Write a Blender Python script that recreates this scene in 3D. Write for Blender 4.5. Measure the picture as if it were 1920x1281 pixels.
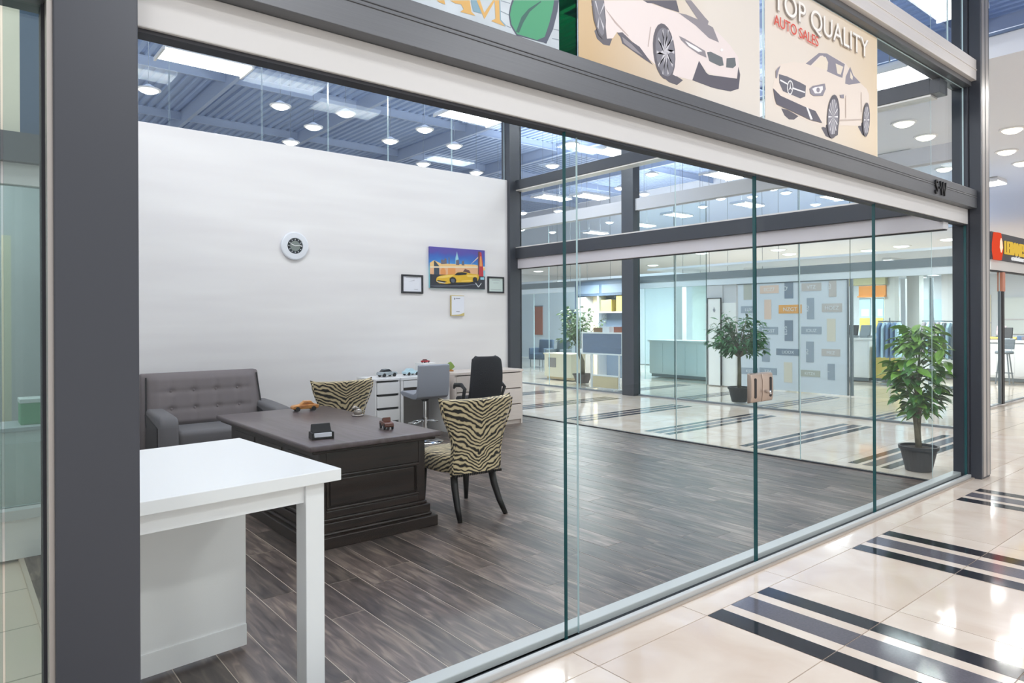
import bpy, bmesh, math, random, json
from mathutils import Vector, Matrix, Euler
random.seed(7)
S = bpy.context.scene
for _o in list(bpy.data.objects):
    bpy.data.objects.remove(_o)
C = S.collection
PI = math.pi

# ------------------------------------------------------------------ camera
cam_d = bpy.data.cameras.new('camera')
cam = bpy.data.objects.new('camera', cam_d)
C.objects.link(cam)
cam_d.sensor_width = 36.0
cam_d.sensor_fit = 'HORIZONTAL'
cam_d.lens = 36.0 * 1294.0 / 1920.0
cam_d.shift_x = 0.0
cam_d.shift_y = -(640.5 - 599.4) / 1920.0
cam_d.clip_start = 0.05
cam_d.clip_end = 200
YAW, ROLL = 0.6885, -0.0045
_F = Vector((math.sin(YAW), math.cos(YAW), 0))
_R0 = Vector((math.cos(YAW), -math.sin(YAW), 0))
_R = _R0 * math.cos(ROLL) + Vector((0, 0, 1)) * math.sin(ROLL)
_U = _R.cross(_F)
m = Matrix((( _R.x, _U.x, -_F.x, 0), (_R.y, _U.y, -_F.y, 0), (_R.z, _U.z, -_F.z, 1.5), (0, 0, 0, 1)))
cam.matrix_world = m
S.camera = cam

# ------------------------------------------------------------------ world, exposure
S.view_settings.view_transform = 'Standard'
S.view_settings.look = 'None'
S.view_settings.gamma = 1.0
S.view_settings.exposure = -0.5
S.view_settings.use_curve_mapping = False
w = bpy.data.worlds.new('world'); S.world = w
w.use_nodes = True
w.node_tree.nodes['Background'].inputs[0].default_value = (1.0, 0.98, 0.96, 1)
w.node_tree.nodes['Background'].inputs[1].default_value = 1.55
cy = S.cycles
cy.transparent_max_bounces = 40
cy.max_bounces = 10
cy.diffuse_bounces = 4
cy.glossy_bounces = 5
cy.sample_clamp_indirect = 6.0
cy.caustics_reflective = False
cy.caustics_refractive = False
cy.use_denoising = True

# mall lamps: area lamps at the ceiling fixtures, plus fill lamps added for brightness
def area(x, y, z, sx, sy, power, col=(1, 0.985, 0.96)):
    d = bpy.data.lights.new('area_lamp', 'AREA')
    d.shape = 'RECTANGLE'; d.size = sx; d.size_y = sy; d.energy = power; d.color = col
    o = bpy.data.objects.new('area_lamp', d); C.objects.link(o)
    o.location = (x, y, z)
    return o
DECK_Z = 7.4          # steel deck
LAMP_Z = 5.30
SOFFIT_Z = 4.4
DECK_FIX = [(3.0, 10.8), (7.7, 10.6), (12.0, 10.8), (14.8, 16.0), (15.6, 15.1), (20.9, 15.8), (22.0, 18.4), (22.3, 21.3),
            (16.1, 10.7), (20.9, 12.9), (21.8, 10.4), (9.3, 3.1)]
ADDED_FIX = [(2.2, 5.0), (5.6, 5.2), (1.4, 6.2), (4.2, 5.9), (2.0, -0.6), (5.4, -0.8), (8.2, 6.2), (8.4, 9.4), (-1.6, 3.4), (-1.8, -1.0), (2.2, -3.6), (6.0, -3.8)]  # added fixtures out of view, placed to light the room and walkway
SOFFIT_DOWN = [(11.0, 4.2), (12.1, 4.3), (15.0, 5.0), (12.7, 3.3), (14.3, 3.8), (15.6, 3.9), (11.5, 1.2), (13.0, 1.0), (15.5, 1.6), (17.5, 3.0), (10.3, 1.5), (10.4, -1.2), (12.8, -1.5), (11.6, 6.3), (19.5, 1.5), (22.0, 2.5)]
FAR_DISCS = [(27.1, 15.3), (29.3, 16.0), (31.9, 15.7), (34.8, 17.3), (34.8, 16.5), (30.5, 13.1), (33.4, 13.6), (29.8, 11.5), (34.8, 13.2), (34.1, 12.4), (28.6, 9.4), (35.5, 15.2), (39.3, 20.5), (25.7, 18.1), (29.4, 23.8), (36.4, 26.6), (27.4, 30.8), (38.2, 24.7)]
def deck_fill_lamp(x, y, z, sx, sy, p):
    o = area(x, y, z, sx, sy, p, (1.0, 0.965, 0.90)); o.rotation_euler = (PI, 0, 0)  # upward lamps added above the fixtures to brighten the steel deck
for (x, y) in DECK_FIX:
    area(x, y, LAMP_Z - 0.03, 1.15, 0.5, 110)
    if y > 9: deck_fill_lamp(x, y, LAMP_Z + 0.105, 1.1, 0.5, 430 if x < 9 else 110)
for (x, y) in ADDED_FIX:
    area(x, y, LAMP_Z - 0.03, 1.15, 0.5, 38 if y > 4 and x < 7 else 150 if y < -3 else 60)
    if y > 9: deck_fill_lamp(x, y, LAMP_Z + 0.105, 1.1, 0.5, 190)
for (x, y) in SOFFIT_DOWN:
    area(x, y, SOFFIT_Z - 0.05, 0.26, 0.26, 50)
for (x, y) in FAR_DISCS:
    area(x, y, SOFFIT_Z - 0.05, 0.55, 0.55, 300)

# ------------------------------------------------------------------ colours and materials
def lin(h):
    h = h.lstrip('#')
    out = []
    for i in (0, 2, 4):
        c = int(h[i:i + 2], 16) / 255
        out.append(c / 12.92 if c <= 0.04045 else ((c + 0.055) / 1.055) ** 2.4)
    return (*out, 1.0)

def newmat(name):
    mm = bpy.data.materials.new(name); mm.use_nodes = True
    nt = mm.node_tree
    return mm, nt, nt.nodes['Principled BSDF']

def N(nt, t, **kw):
    n = nt.nodes.new(t)
    for k, v in kw.items():
        setattr(n, k, v)
    return n

def mat(name, col, rough=0.5, metal=0.0, spec=0.5, var=0.0, scale=8.0, bump=0.0, bscale=60.0, stretch=None, emit=None, estr=0.0, coat=0.0):
    mm, nt, b = newmat(name)
    c = lin(col)
    b.inputs['Roughness'].default_value = rough
    b.inputs['Metallic'].default_value = metal
    b.inputs['Specular IOR Level'].default_value = spec
    b.inputs['Coat Weight'].default_value = coat
    b.inputs['Coat Roughness'].default_value = 0.08
    b.inputs['Base Color'].default_value = c
    tc = None
    if var or bump:
        tc = N(nt, 'ShaderNodeTexCoord')
        mp = N(nt, 'ShaderNodeMapping')
        nt.links.new(tc.outputs['Object'], mp.inputs[0])
        if stretch: mp.inputs['Scale'].default_value = stretch
    if var:
        nz = N(nt, 'ShaderNodeTexNoise'); nz.inputs['Scale'].default_value = scale; nz.inputs['Detail'].default_value = 5
        nt.links.new(mp.outputs[0], nz.inputs[0])
        r = N(nt, 'ShaderNodeValToRGB')
        r.color_ramp.elements[0].position = 0.3; r.color_ramp.elements[1].position = 0.72
        r.color_ramp.elements[0].color = tuple(max(0, x * (1 - var)) for x in c[:3]) + (1,)
        r.color_ramp.elements[1].color = tuple(min(1, x * (1 + var)) for x in c[:3]) + (1,)
        nt.links.new(nz.outputs[0], r.inputs[0]); nt.links.new(r.outputs[0], b.inputs['Base Color'])
    if bump:
        n2 = N(nt, 'ShaderNodeTexNoise'); n2.inputs['Scale'].default_value = bscale; n2.inputs['Detail'].default_value = 3
        nt.links.new(mp.outputs[0], n2.inputs[0])
        bp = N(nt, 'ShaderNodeBump'); bp.inputs['Strength'].default_value = bump; bp.inputs['Distance'].default_value = 0.01
        nt.links.new(n2.outputs[0], bp.inputs['Height']); nt.links.new(bp.outputs[0], b.inputs['Normal'])
    if emit:
        b.inputs['Emission Color'].default_value = lin(emit); b.inputs['Emission Strength'].default_value = estr
    return mm

def glassmat(name, tint, refl=1.0, rough=0.0):
    mm = bpy.data.materials.new(name); mm.use_nodes = True
    nt = mm.node_tree; nt.nodes.clear()
    out = N(nt, 'ShaderNodeOutputMaterial'); mix = N(nt, 'ShaderNodeMixShader')
    tr = N(nt, 'ShaderNodeBsdfTransparent'); gl = N(nt, 'ShaderNodeBsdfGlossy'); fr = N(nt, 'ShaderNodeLayerWeight'); pw_ = N(nt, 'ShaderNodeMath', operation='POWER'); ma = N(nt, 'ShaderNodeMath', operation='MULTIPLY_ADD')
    mul = N(nt, 'ShaderNodeMath', operation='MULTIPLY'); mul.inputs[1].default_value = refl
    fr.inputs['Blend'].default_value = 0.5; pw_.inputs[1].default_value = 5.0; ma.inputs[1].default_value = 0.95; ma.inputs[2].default_value = 0.045
    nt.links.new(fr.outputs['Facing'], pw_.inputs[0]); nt.links.new(pw_.outputs[0], ma.inputs[0])
    tr.inputs[0].default_value = lin(tint); gl.inputs['Roughness'].default_value = rough
    gl.inputs[0].default_value = (0.9, 0.96, 1.0, 1)
    nt.links.new(ma.outputs[0], mul.inputs[0]); nt.links.new(mul.outputs[0], mix.inputs[0])
    nt.links.new(tr.outputs[0], mix.inputs[1]); nt.links.new(gl.outputs[0], mix.inputs[2]); nt.links.new(mix.outputs[0], out.inputs[0])
    return mm

def emat(name, col, strength):
    mm = bpy.data.materials.new(name); mm.use_nodes = True
    nt = mm.node_tree; nt.nodes.clear()
    out = N(nt, 'ShaderNodeOutputMaterial'); e = N(nt, 'ShaderNodeEmission')
    e.inputs[0].default_value = lin(col); e.inputs[1].default_value = strength
    nt.links.new(e.outputs[0], out.inputs[0])
    return mm

def plankmat():
    mm, nt, b = newmat('dark_wood_plank')
    tc = N(nt, 'ShaderNodeTexCoord'); oi = N(nt, 'ShaderNodeObjectInfo')
    mp = N(nt, 'ShaderNodeMapping'); mp.inputs['Scale'].default_value = (16, 2.2, 1)
    add = N(nt, 'ShaderNodeVectorMath', operation='ADD')
    sc = N(nt, 'ShaderNodeVectorMath', operation='SCALE'); sc.inputs['Scale'].default_value = 37.0
    nt.links.new(oi.outputs['Random'], sc.inputs[0])
    nt.links.new(tc.outputs['Object'], add.inputs[0]); nt.links.new(sc.outputs[0], add.inputs[1])
    nt.links.new(add.outputs[0], mp.inputs[0])
    nz = N(nt, 'ShaderNodeTexNoise'); nz.inputs['Scale'].default_value = 1.6; nz.inputs['Detail'].default_value = 7; nz.inputs['Distortion'].default_value = 0.7
    nt.links.new(mp.outputs[0], nz.inputs[0])
    r = N(nt, 'ShaderNodeValToRGB')
    els = r.color_ramp.elements
    els[0].position = 0.30; els[0].color = lin('#372e2b')
    els[1].position = 0.78; els[1].color = lin('#8a7b6e')
    e = els.new(0.52); e.color = lin('#584c47')
    nt.links.new(nz.outputs[0], r.inputs[0])
    mr = N(nt, 'ShaderNodeMapRange'); mr.inputs['To Min'].default_value = 0.62; mr.inputs['To Max'].default_value = 1.65
    nt.links.new(oi.outputs['Random'], mr.inputs[0])
    hsv = N(nt, 'ShaderNodeHueSaturation'); nt.links.new(mr.outputs[0], hsv.inputs['Value']); nt.links.new(r.outputs[0], hsv.inputs['Color'])
    nt.links.new(hsv.outputs[0], b.inputs['Base Color'])
    b.inputs['Roughness'].default_value = 0.36
    bp = N(nt, 'ShaderNodeBump'); bp.inputs['Strength'].default_value = 0.15; bp.inputs['Distance'].default_value = 0.004
    nt.links.new(nz.outputs[0], bp.inputs['Height']); nt.links.new(bp.outputs[0], b.inputs['Normal'])
    return mm

def woodmat(name, c0, c1, rough=0.4, scale=(2, 30, 30), spec=0.5):
    mm, nt, b = newmat(name)
    tc = N(nt, 'ShaderNodeTexCoord'); mp = N(nt, 'ShaderNodeMapping'); mp.inputs['Scale'].default_value = scale
    nt.links.new(tc.outputs['Object'], mp.inputs[0])
    nz = N(nt, 'ShaderNodeTexNoise'); nz.inputs['Scale'].default_value = 1.5; nz.inputs['Detail'].default_value = 6; nz.inputs['Distortion'].default_value = 0.6
    nt.links.new(mp.outputs[0], nz.inputs[0])
    r = N(nt, 'ShaderNodeValToRGB'); r.color_ramp.elements[0].position = 0.3; r.color_ramp.elements[1].position = 0.7
    r.color_ramp.elements[0].color = lin(c0); r.color_ramp.elements[1].color = lin(c1)
    nt.links.new(nz.outputs[0], r.inputs[0]); nt.links.new(r.outputs[0], b.inputs['Base Color'])
    b.inputs['Roughness'].default_value = rough; b.inputs['Specular IOR Level'].default_value = spec
    return mm

def tilemat():
    mm, nt, b = newmat('polished_cream_tile')
    tc = N(nt, 'ShaderNodeTexCoord'); oi = N(nt, 'ShaderNodeObjectInfo')
    add = N(nt, 'ShaderNodeVectorMath', operation='ADD'); sc = N(nt, 'ShaderNodeVectorMath', operation='SCALE'); sc.inputs['Scale'].default_value = 23.0
    nt.links.new(oi.outputs['Random'], sc.inputs[0]); nt.links.new(tc.outputs['Object'], add.inputs[0]); nt.links.new(sc.outputs[0], add.inputs[1])
    nz = N(nt, 'ShaderNodeTexNoise'); nz.inputs['Scale'].default_value = 2.2; nz.inputs['Detail'].default_value = 6; nz.inputs['Distortion'].default_value = 1.0
    nt.links.new(add.outputs[0], nz.inputs[0])
    r = N(nt, 'ShaderNodeValToRGB'); r.color_ramp.elements[0].position = 0.3; r.color_ramp.elements[1].position = 0.7
    r.color_ramp.elements[0].color = lin('#d3c2b3'); r.color_ramp.elements[1].color = lin('#e3d7cb')
    nt.links.new(nz.outputs[0], r.inputs[0]); nt.links.new(r.outputs[0], b.inputs['Base Color'])
    b.inputs['Roughness'].default_value = 0.07; b.inputs['Specular IOR Level'].default_value = 0.55
    return mm

def fartilemat():
    mm, nt, b = newmat('far_polished_tile')
    tc = N(nt, 'ShaderNodeTexCoord'); br = N(nt, 'ShaderNodeTexBrick')
    nt.links.new(tc.outputs['Object'], br.inputs[0])
    br.offset = 0.0; br.inputs['Scale'].default_value = 1.0
    br.inputs['Brick Width'].default_value = 0.7; br.inputs['Row Height'].default_value = 0.6; br.inputs['Mortar Size'].default_value = 0.006
    br.inputs['Color1'].default_value = lin('#d9cab9'); br.inputs['Color2'].default_value = lin('#d5c8ba'); br.inputs['Mortar'].default_value = lin('#a99e92')
    nt.links.new(br.outputs[0], b.inputs['Base Color'])
    b.inputs['Roughness'].default_value = 0.09
    return mm

def zebramat():
    mm, nt, b = newmat('zebra_print_fabric')
    tc = N(nt, 'ShaderNodeTexCoord'); sep = N(nt, 'ShaderNodeSeparateXYZ'); nt.links.new(tc.outputs['Object'], sep.inputs[0])
    ab = N(nt, 'ShaderNodeMath', operation='ABSOLUTE'); nt.links.new(sep.outputs[0], ab.inputs[0])
    cx = N(nt, 'ShaderNodeCombineXYZ')
    nt.links.new(ab.outputs[0], cx.inputs[0]); nt.links.new(sep.outputs[1], cx.inputs[1]); nt.links.new(sep.outputs[2], cx.inputs[2])
    n1 = N(nt, 'ShaderNodeTexNoise'); n1.inputs['Scale'].default_value = 7.0; n1.inputs['Detail'].default_value = 2.5
    nt.links.new(tc.outputs['Object'], n1.inputs[0])
    # phase = 150*z - 62*|x| + 55*y + 22*noise
    def mul(sock, k):
        q = N(nt, 'ShaderNodeMath', operation='MULTIPLY'); q.inputs[1].default_value = k; nt.links.new(sock, q.inputs[0]); return q.outputs[0]
    def plus(a_, b_):
        q = N(nt, 'ShaderNodeMath', operation='ADD'); nt.links.new(a_, q.inputs[0]); nt.links.new(b_, q.inputs[1]); return q.outputs[0]
    ph = plus(plus(mul(sep.outputs[2], 205.0), mul(ab.outputs[0], -120.0)), plus(mul(sep.outputs[1], 150.0), mul(n1.outputs[0], 24.0)))
    sn = N(nt, 'ShaderNodeMath', operation='SINE'); nt.links.new(ph, sn.inputs[0])
    n2 = N(nt, 'ShaderNodeTexNoise'); n2.inputs['Scale'].default_value = 1.0; mz = N(nt, 'ShaderNodeMapping'); mz.inputs['Scale'].default_value = (14, 14, 48); nt.links.new(cx.outputs[0], mz.inputs[0]); nt.links.new(mz.outputs[0], n2.inputs[0])
    tot = plus(sn.outputs[0], mul(n2.outputs[0], 1.7))
    r = N(nt, 'ShaderNodeValToRGB')
    r.color_ramp.elements[0].position = 0.42; r.color_ramp.elements[0].color = lin('#171310')
    r.color_ramp.elements[1].position = 0.58; r.color_ramp.elements[1].color = lin('#b9a37c')
    e = r.color_ramp.elements.new(0.95); e.color = lin('#d8c7a0')
    q = N(nt, 'ShaderNodeMath', operation='MULTIPLY_ADD'); q.inputs[1].default_value = 0.5; q.inputs[2].default_value = 0.20
    nt.links.new(tot, q.inputs[0]); nt.links.new(q.outputs[0], r.inputs[0])
    nt.links.new(r.outputs[0], b.inputs['Base Color'])
    b.inputs['Roughness'].default_value = 0.8
    b.inputs['Sheen Weight'].default_value = 0.2
    return mm

def wallmat():
    mm, nt, b = newmat('satin_white_wall')
    tc = N(nt, 'ShaderNodeTexCoord'); mp = N(nt, 'ShaderNodeMapping'); mp.inputs['Scale'].default_value = (0.5, 1, 5)
    nt.links.new(tc.outputs['Object'], mp.inputs[0])
    nz = N(nt, 'ShaderNodeTexNoise'); nz.inputs['Scale'].default_value = 1.3; nz.inputs['Detail'].default_value = 4
    nt.links.new(mp.outputs[0], nz.inputs[0])
    r = N(nt, 'ShaderNodeValToRGB'); r.color_ramp.elements[0].position = 0.25; r.color_ramp.elements[1].position = 0.75
    r.color_ramp.elements[0].color = lin('#e3e0e2'); r.color_ramp.elements[1].color = lin('#edebec')
    nt.links.new(nz.outputs[0], r.inputs[0]); nt.links.new(r.outputs[0], b.inputs['Base Color'])
    b.inputs['Roughness'].default_value = 0.38
    return mm

M = dict(
    plank=plankmat(), tile=tilemat(), fartile=fartilemat(), zebra=zebramat(), wall=wallmat(),
    grout=mat('grout', '#a89d92', 0.8), subfloor=mat('subfloor', '#c4b6a8', 0.6),
    strip_black=mat('black_granite_strip', '#2b2c33', 0.08, var=0.3, scale=90), strip_grey=mat('grey_granite_strip', '#615e66', 0.1, var=0.12, scale=90),
    post=mat('anodised_charcoal', '#3a3e47', 0.36, metal=0.2, spec=0.6),
    beam=mat('brushed_grey_beam', '#5e6166', 0.36, metal=0.3, spec=0.6, var=0.06, scale=5, stretch=(0.4, 20, 40)),
    silver=mat('bright_aluminium', '#e9e5e1', 0.32, metal=0.25, var=0.05, scale=4, stretch=(0.3, 20, 60)),
    alu=mat('satin_aluminium', '#a9a5a2', 0.35, metal=0.4), valance=mat('white_valance', '#cbcccd', 0.4), valance_pink=mat('pale_valance', '#d8d3d8', 0.45), darkline=mat('dark_gasket', '#2b2d35', 0.6),
    sill=mat('pale_sill', '#babdbd', 0.4, spec=0.5), sill_dark=mat('sill_track', '#3c3f46', 0.45, metal=0.5),
    glass=glassmat('clear_glass', '#fbfdfd', 0.13), glass_far=glassmat('clear_far_glass', '#f8fcfc', 0.3), glass_teal=glassmat('teal_glass', '#f0f8f8', 0.4),
    glass_up=glassmat('upper_glass', '#fafcfd', 0.25), glass_nb=glassmat('greenish_glass', '#e2ebea', 0.9),
    gedge=mat('green_glass_edge', '#1f5458', 0.2, spec=0.6), gedge_light=mat('pale_glass_edge', '#cfe6ea', 0.2),
    nickel=mat('brushed_nickel', '#b8a89c', 0.35, metal=0.85), chrome=mat('chrome', '#e6e8ea', 0.08, metal=1.0), black=mat('black_plastic', '#16171b', 0.5),
    deck=mat('blue_steel_deck', '#a3b8dc', 0.55, metal=0.1), deckbeam=mat('painted_roof_beam', '#a3b3d0', 0.5), soffit=mat('white_soffit', '#e4e9f2', 0.7), bulk=mat('blue_grey_bulkhead', '#5f7290', 0.6),
    lamp=emat('lamp_diffuser', '#fdfeff', 12.0), lampw=emat('warm_lamp_diffuser', '#fff6dc', 6.0), lamp_dim=emat('far_lamp_diffuser', '#ffffff', 4.0), trimw=mat('white_lamp_trim', '#e8e8e8', 0.4),
    white=mat('white_lacquer', '#e9e9eb', 0.32), white_mat=mat('matt_white', '#ececec', 0.6), shadow_grey=mat('shade_grey', '#8b8786', 0.6),
    birch=mat('pale_birch_veneer', '#e2d6cf', 0.42, var=0.04, scale=5, stretch=(1, 1, 12)),
    darkwood=woodmat('dark_desk_wood', '#130d0b', '#2b1e19', 0.3, spec=0.35), desktop=woodmat('dark_desk_top', '#4a3f3d', '#62565a', 0.28, (18, 1.5, 10)),
    sofa=mat('taupe_grey_linen', '#787072', 0.85, var=0.06, scale=120, bump=0.25, bscale=500), sofa_seat=mat('grey_seat_linen', '#6f6d70', 0.85, var=0.05, scale=120, bump=0.2, bscale=500), leather=mat('charcoal_leatherette', '#252429', 0.5, spec=0.3), piping=mat('dark_piping', '#1e1d21', 0.6),
    ebony=mat('black_lacquered_leg', '#0c0a0a', 0.35, spec=0.3), greyleather=mat('blue_grey_leatherette', '#8e939f', 0.45), blackmesh=mat('black_office_fabric', '#14161f', 0.75, bump=0.2, bscale=300),
    paper=mat('certificate_paper', '#e6e8f2', 0.6), paper_green=mat('pale_green_certificate', '#cfdedb', 0.5), frame=mat('black_frame', '#24262e', 0.4), gold=mat('gold_edge', '#cdb978', 0.35, metal=0.5),
    ink=mat('grey_ink', '#8d8f9a', 0.7), clockring=mat('pale_clock_ring', '#dfe2ea', 0.3), clockdial=mat('dark_clock_dial', '#232a31', 0.35), clockmid=mat('smoky_clock_centre', '#7d8683', 0.3),
    leafA=mat('bright_leaf', '#7cab48', 0.45, var=0.35, scale=6), leafB=mat('deep_leaf', '#4b7c40', 0.45, var=0.3, scale=6), leafC=mat('dark_leaf', '#3d7040', 0.5, var=0.35, scale=6), leafD=mat('olive_leaf', '#6f8a52', 0.5, var=0.3, scale=6),
    bark=mat('grey_brown_bark', '#6b6453', 0.8, var=0.25, scale=14), pot=mat('black_nursery_pot', '#33353a', 0.55), pot_brown=mat('brown_pot', '#5b5352', 0.6), soil=mat('potting_soil', '#3a2f27', 0.95, var=0.3, scale=60),
    cream=mat('cream_cabinet', '#e3dcc6', 0.5), greyp=mat('slate_panel', '#6d7d92', 0.5), slate=mat('dark_slate_panel', '#4b5c72', 0.5), palewall=mat('pale_blue_wall', '#d5dde6', 0.6), palegrey=mat('pale_grey_wall', '#c6c7cc', 0.6),
    screen=mat('dim_screen', '#6d7a93', 0.25, var=0.18, scale=3, stretch=(1, 1, 8)), tan=mat('tan_board', '#d6c3a0', 0.6), yellow=mat('yellow_box', '#d9c46c', 0.6), rust=mat('rust_box', '#a5604a', 0.6), brown=mat('brown_box', '#8a6a4c', 0.6),
    orange=mat('orange_fascia', '#d58a3c', 0.6), olive=mat('olive_soffit', '#a8a483', 0.7), skyblue=mat('blue_poster', '#bcdcf0', 0.5), mutedblue=mat('blue_cloth', '#6f8db4', 0.8), mauve=mat('mauve_seat', '#9a8f95', 0.7), steel=mat('grey_steel', '#7d858c', 0.4, metal=0.5), teal=mat('teal_panel', '#d6e0e1', 0.5), column=mat('grey_column', '#b3b4b4', 0.6),
    signblack=mat('sign_black', '#35353c', 0.5), signyel=emat('lit_yellow_letter', '#ffd45a', 1.1), signred=emat('lit_red_lantern', '#ff5a3c', 1.1), signhot=emat('lit_warm_core', '#ffe6c8', 1.6), signwhite=emat('lit_white_letter', '#ffffff', 1.2),
    copper=mat('copper_cap', '#c7866e', 0.4, metal=0.4), wood_toy=woodmat('varnished_toy_wood', '#a05a22', '#e0a050', 0.3, (10, 40, 40)), brown_toy=mat('brown_toy_paint', '#5a2c1c', 0.25), red=mat('red_toy_paint', '#b3202c', 0.3), silver_toy=mat('silver_toy_paint', '#aab4bb', 0.25, metal=0.4), ice=mat('ice_blue_toy_paint', '#b9d6e2', 0.3), glassy=mat('smoked_toy_window', '#20242c', 0.15), crystal=mat('silver_ornament', '#a49c96', 0.2, metal=0.6), toy_green=mat('green_toy', '#7f9a4a', 0.6),
)

# ------------------------------------------------------------------ mesh builder
class MB:
    def __init__(s): s.v = []; s.f = []; s.mi = []
    def add(s, vs, fs, mi=0):
        o = len(s.v); s.v += [tuple(v) for v in vs]
        for f in fs:
            s.f.append([i + o for i in f]); s.mi.append(mi)
        return s
    def box(s, x0, x1, y0, y1, z0, z1, mi=0):
        return s.add([(x0, y0, z0), (x1, y0, z0), (x1, y1, z0), (x0, y1, z0), (x0, y0, z1), (x1, y0, z1), (x1, y1, z1), (x0, y1, z1)],
                     [(0, 3, 2, 1), (4, 5, 6, 7), (0, 1, 5, 4), (1, 2, 6, 5), (2, 3, 7, 6), (3, 0, 4, 7)], mi)
    def prism(s, poly, axis, a, b, mi=0):
        n = len(poly)
        def P(p, q):
            return {'x': (q, p[0], p[1]), 'y': (p[0], q, p[1]), 'z': (p[0], p[1], q)}[axis]
        vs = [P(p, a) for p in poly] + [P(p, b) for p in poly]
        fs = [tuple(range(n))[::-1], tuple(range(n, 2 * n))] + [(i, (i + 1) % n, (i + 1) % n + n, i + n) for i in range(n)]
        return s.add(vs, fs, mi)
    def tube(s, pts, rad, n=8, mi=0, cap=True):
        pts = [Vector(p) for p in pts]
        if not isinstance(rad, (list, tuple)): rad = [rad] * len(pts)
        vs = []
        prev = None
        for i, p in enumerate(pts):
            d = (pts[min(i + 1, len(pts) - 1)] - pts[max(i - 1, 0)]).normalized()
            if prev is None:
                a = Vector((0, 0, 1)) if abs(d.z) < 0.9 else Vector((1, 0, 0))
                u = d.cross(a).normalized()
            else:
                u = (prev - d * prev.dot(d)).normalized()
            prev = u
            v = d.cross(u)
            for k in range(n):
                t = 2 * PI * k / n
                vs.append(p + (u * math.cos(t) + v * math.sin(t)) * rad[i])
        fs = []
        for i in range(len(pts) - 1):
            for k in range(n):
                fs.append((i * n + k, i * n + (k + 1) % n, (i + 1) * n + (k + 1) % n, (i + 1) * n + k))
        if cap:
            fs.append(tuple(range(n))[::-1]); fs.append(tuple(range((len(pts) - 1) * n, len(pts) * n)))
        return s.add(vs, fs, mi)
    def lathe(s, prof, cx=0, cy_=0, n=20, mi=0):
        vs = []
        for r, z in prof:
            for k in range(n):
                t = 2 * PI * k / n; vs.append((cx + r * math.cos(t), cy_ + r * math.sin(t), z))
        fs = []
        for i in range(len(prof) - 1):
            for k in range(n):
                fs.append((i * n + k, i * n + (k + 1) % n, (i + 1) * n + (k + 1) % n, (i + 1) * n + k))
        fs.append(tuple(range(n))[::-1]); fs.append(tuple(range((len(prof) - 1) * n, len(prof) * n)))
        return s.add(vs, fs, mi)
    def grid(s, fn, nu, nv, mi=0, close_u=False):
        vs = [fn(i / (nu - (0 if close_u else 1)), j / (nv - 1)) for j in range(nv) for i in range(nu)]
        fs = []
        for j in range(nv - 1):
            for i in range(nu if close_u else nu - 1):
                i2 = (i + 1) % nu
                fs.append((j * nu + i, j * nu + i2, (j + 1) * nu + i2, (j + 1) * nu + i))
        return s.add(vs, fs, mi)
    def build(s, name, mats, parent=None, smooth=False, bevel=0.0, seg=2):
        me = bpy.data.meshes.new(name)
        me.from_pydata(s.v, [], s.f)
        if not isinstance(mats, (list, tuple)): mats = [mats]
        for q in mats: me.materials.append(q)
        if len(mats) > 1:
            me.polygons.foreach_set('material_index', s.mi)
        if smooth: me.polygons.foreach_set('use_smooth', [True] * len(me.polygons))
        me.update()
        o = bpy.data.objects.new(name, me); C.objects.link(o)
        if parent: o.parent = parent
        if bevel:
            bm = o.modifiers.new('bevel', 'BEVEL'); bm.width = bevel; bm.segments = seg; bm.limit_method = 'ANGLE'; bm.angle_limit = 0.6
            if seg > 2:
                me.polygons.foreach_set('use_smooth', [True] * len(me.polygons))
        return o

def bx(name, dims, m, parent=None, bevel=0.0, seg=2):
    return MB().box(*dims).build(name, m, parent, bevel=bevel, seg=seg)

def tag(o, label=None, cat=None, group=None, kind=None):
    if label: o['label'] = label
    if cat: o['category'] = cat
    if group: o['group'] = group
    if kind: o['kind'] = kind
    return o
def thing(name, label, cat, loc=(0, 0, 0), rz=0.0, group=None):
    o = bpy.data.objects.new(name, None); C.objects.link(o)
    o.empty_display_size = 0.1
    o.location = loc; o.rotation_euler = (0, 0, rz)
    return tag(o, label, cat, group)
def struct(o, label, cat):
    return tag(o, label, cat, kind='structure')
def sroot(name, label, cat, loc=(0, 0, 0)):
    return tag(thing(name, label, cat, loc), kind='structure')
def text(name, body, size, m, parent, loc, rot, extrude=0.002, align='LEFT', sx=1.0, shear=0.0):
    c = bpy.data.curves.new(name, 'FONT'); c.body = body; c.size = size; c.extrude = extrude; c.align_x = align; c.shear = shear
    t = bpy.data.objects.new('text_source', c); C.objects.link(t)
    dg = bpy.context.evaluated_depsgraph_get()
    me = bpy.data.meshes.new_from_object(t.evaluated_get(dg))
    bpy.data.objects.remove(t); bpy.data.curves.remove(c)
    me.name = name
    me.materials.clear(); me.materials.append(m)
    o = bpy.data.objects.new(name, me); C.objects.link(o)
    if parent: o.parent = parent
    o.location = loc; o.rotation_euler = rot; o.scale = (sx, 1, 1)
    return o
def dup(o, parent=None):
    c = o.copy(); C.objects.link(c)
    if parent: c.parent = parent
    for ch in list(o.children): dup(ch, c)
    return c

def px_of(x, y, z):
    v = Vector((x, y, z - 1.5)); return v.dot(_R) / v.dot(_F)
ORD = 'first second third fourth fifth sixth seventh eighth ninth tenth eleventh twelfth thirteenth fourteenth fifteenth sixteenth seventeenth eighteenth nineteenth twentieth twenty-first twenty-second'.split()
def ordinal_of(p, pts, z):
    return ORD[sorted(pts, key=lambda q: px_of(q[0], q[1], z)).index(p)]
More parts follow.
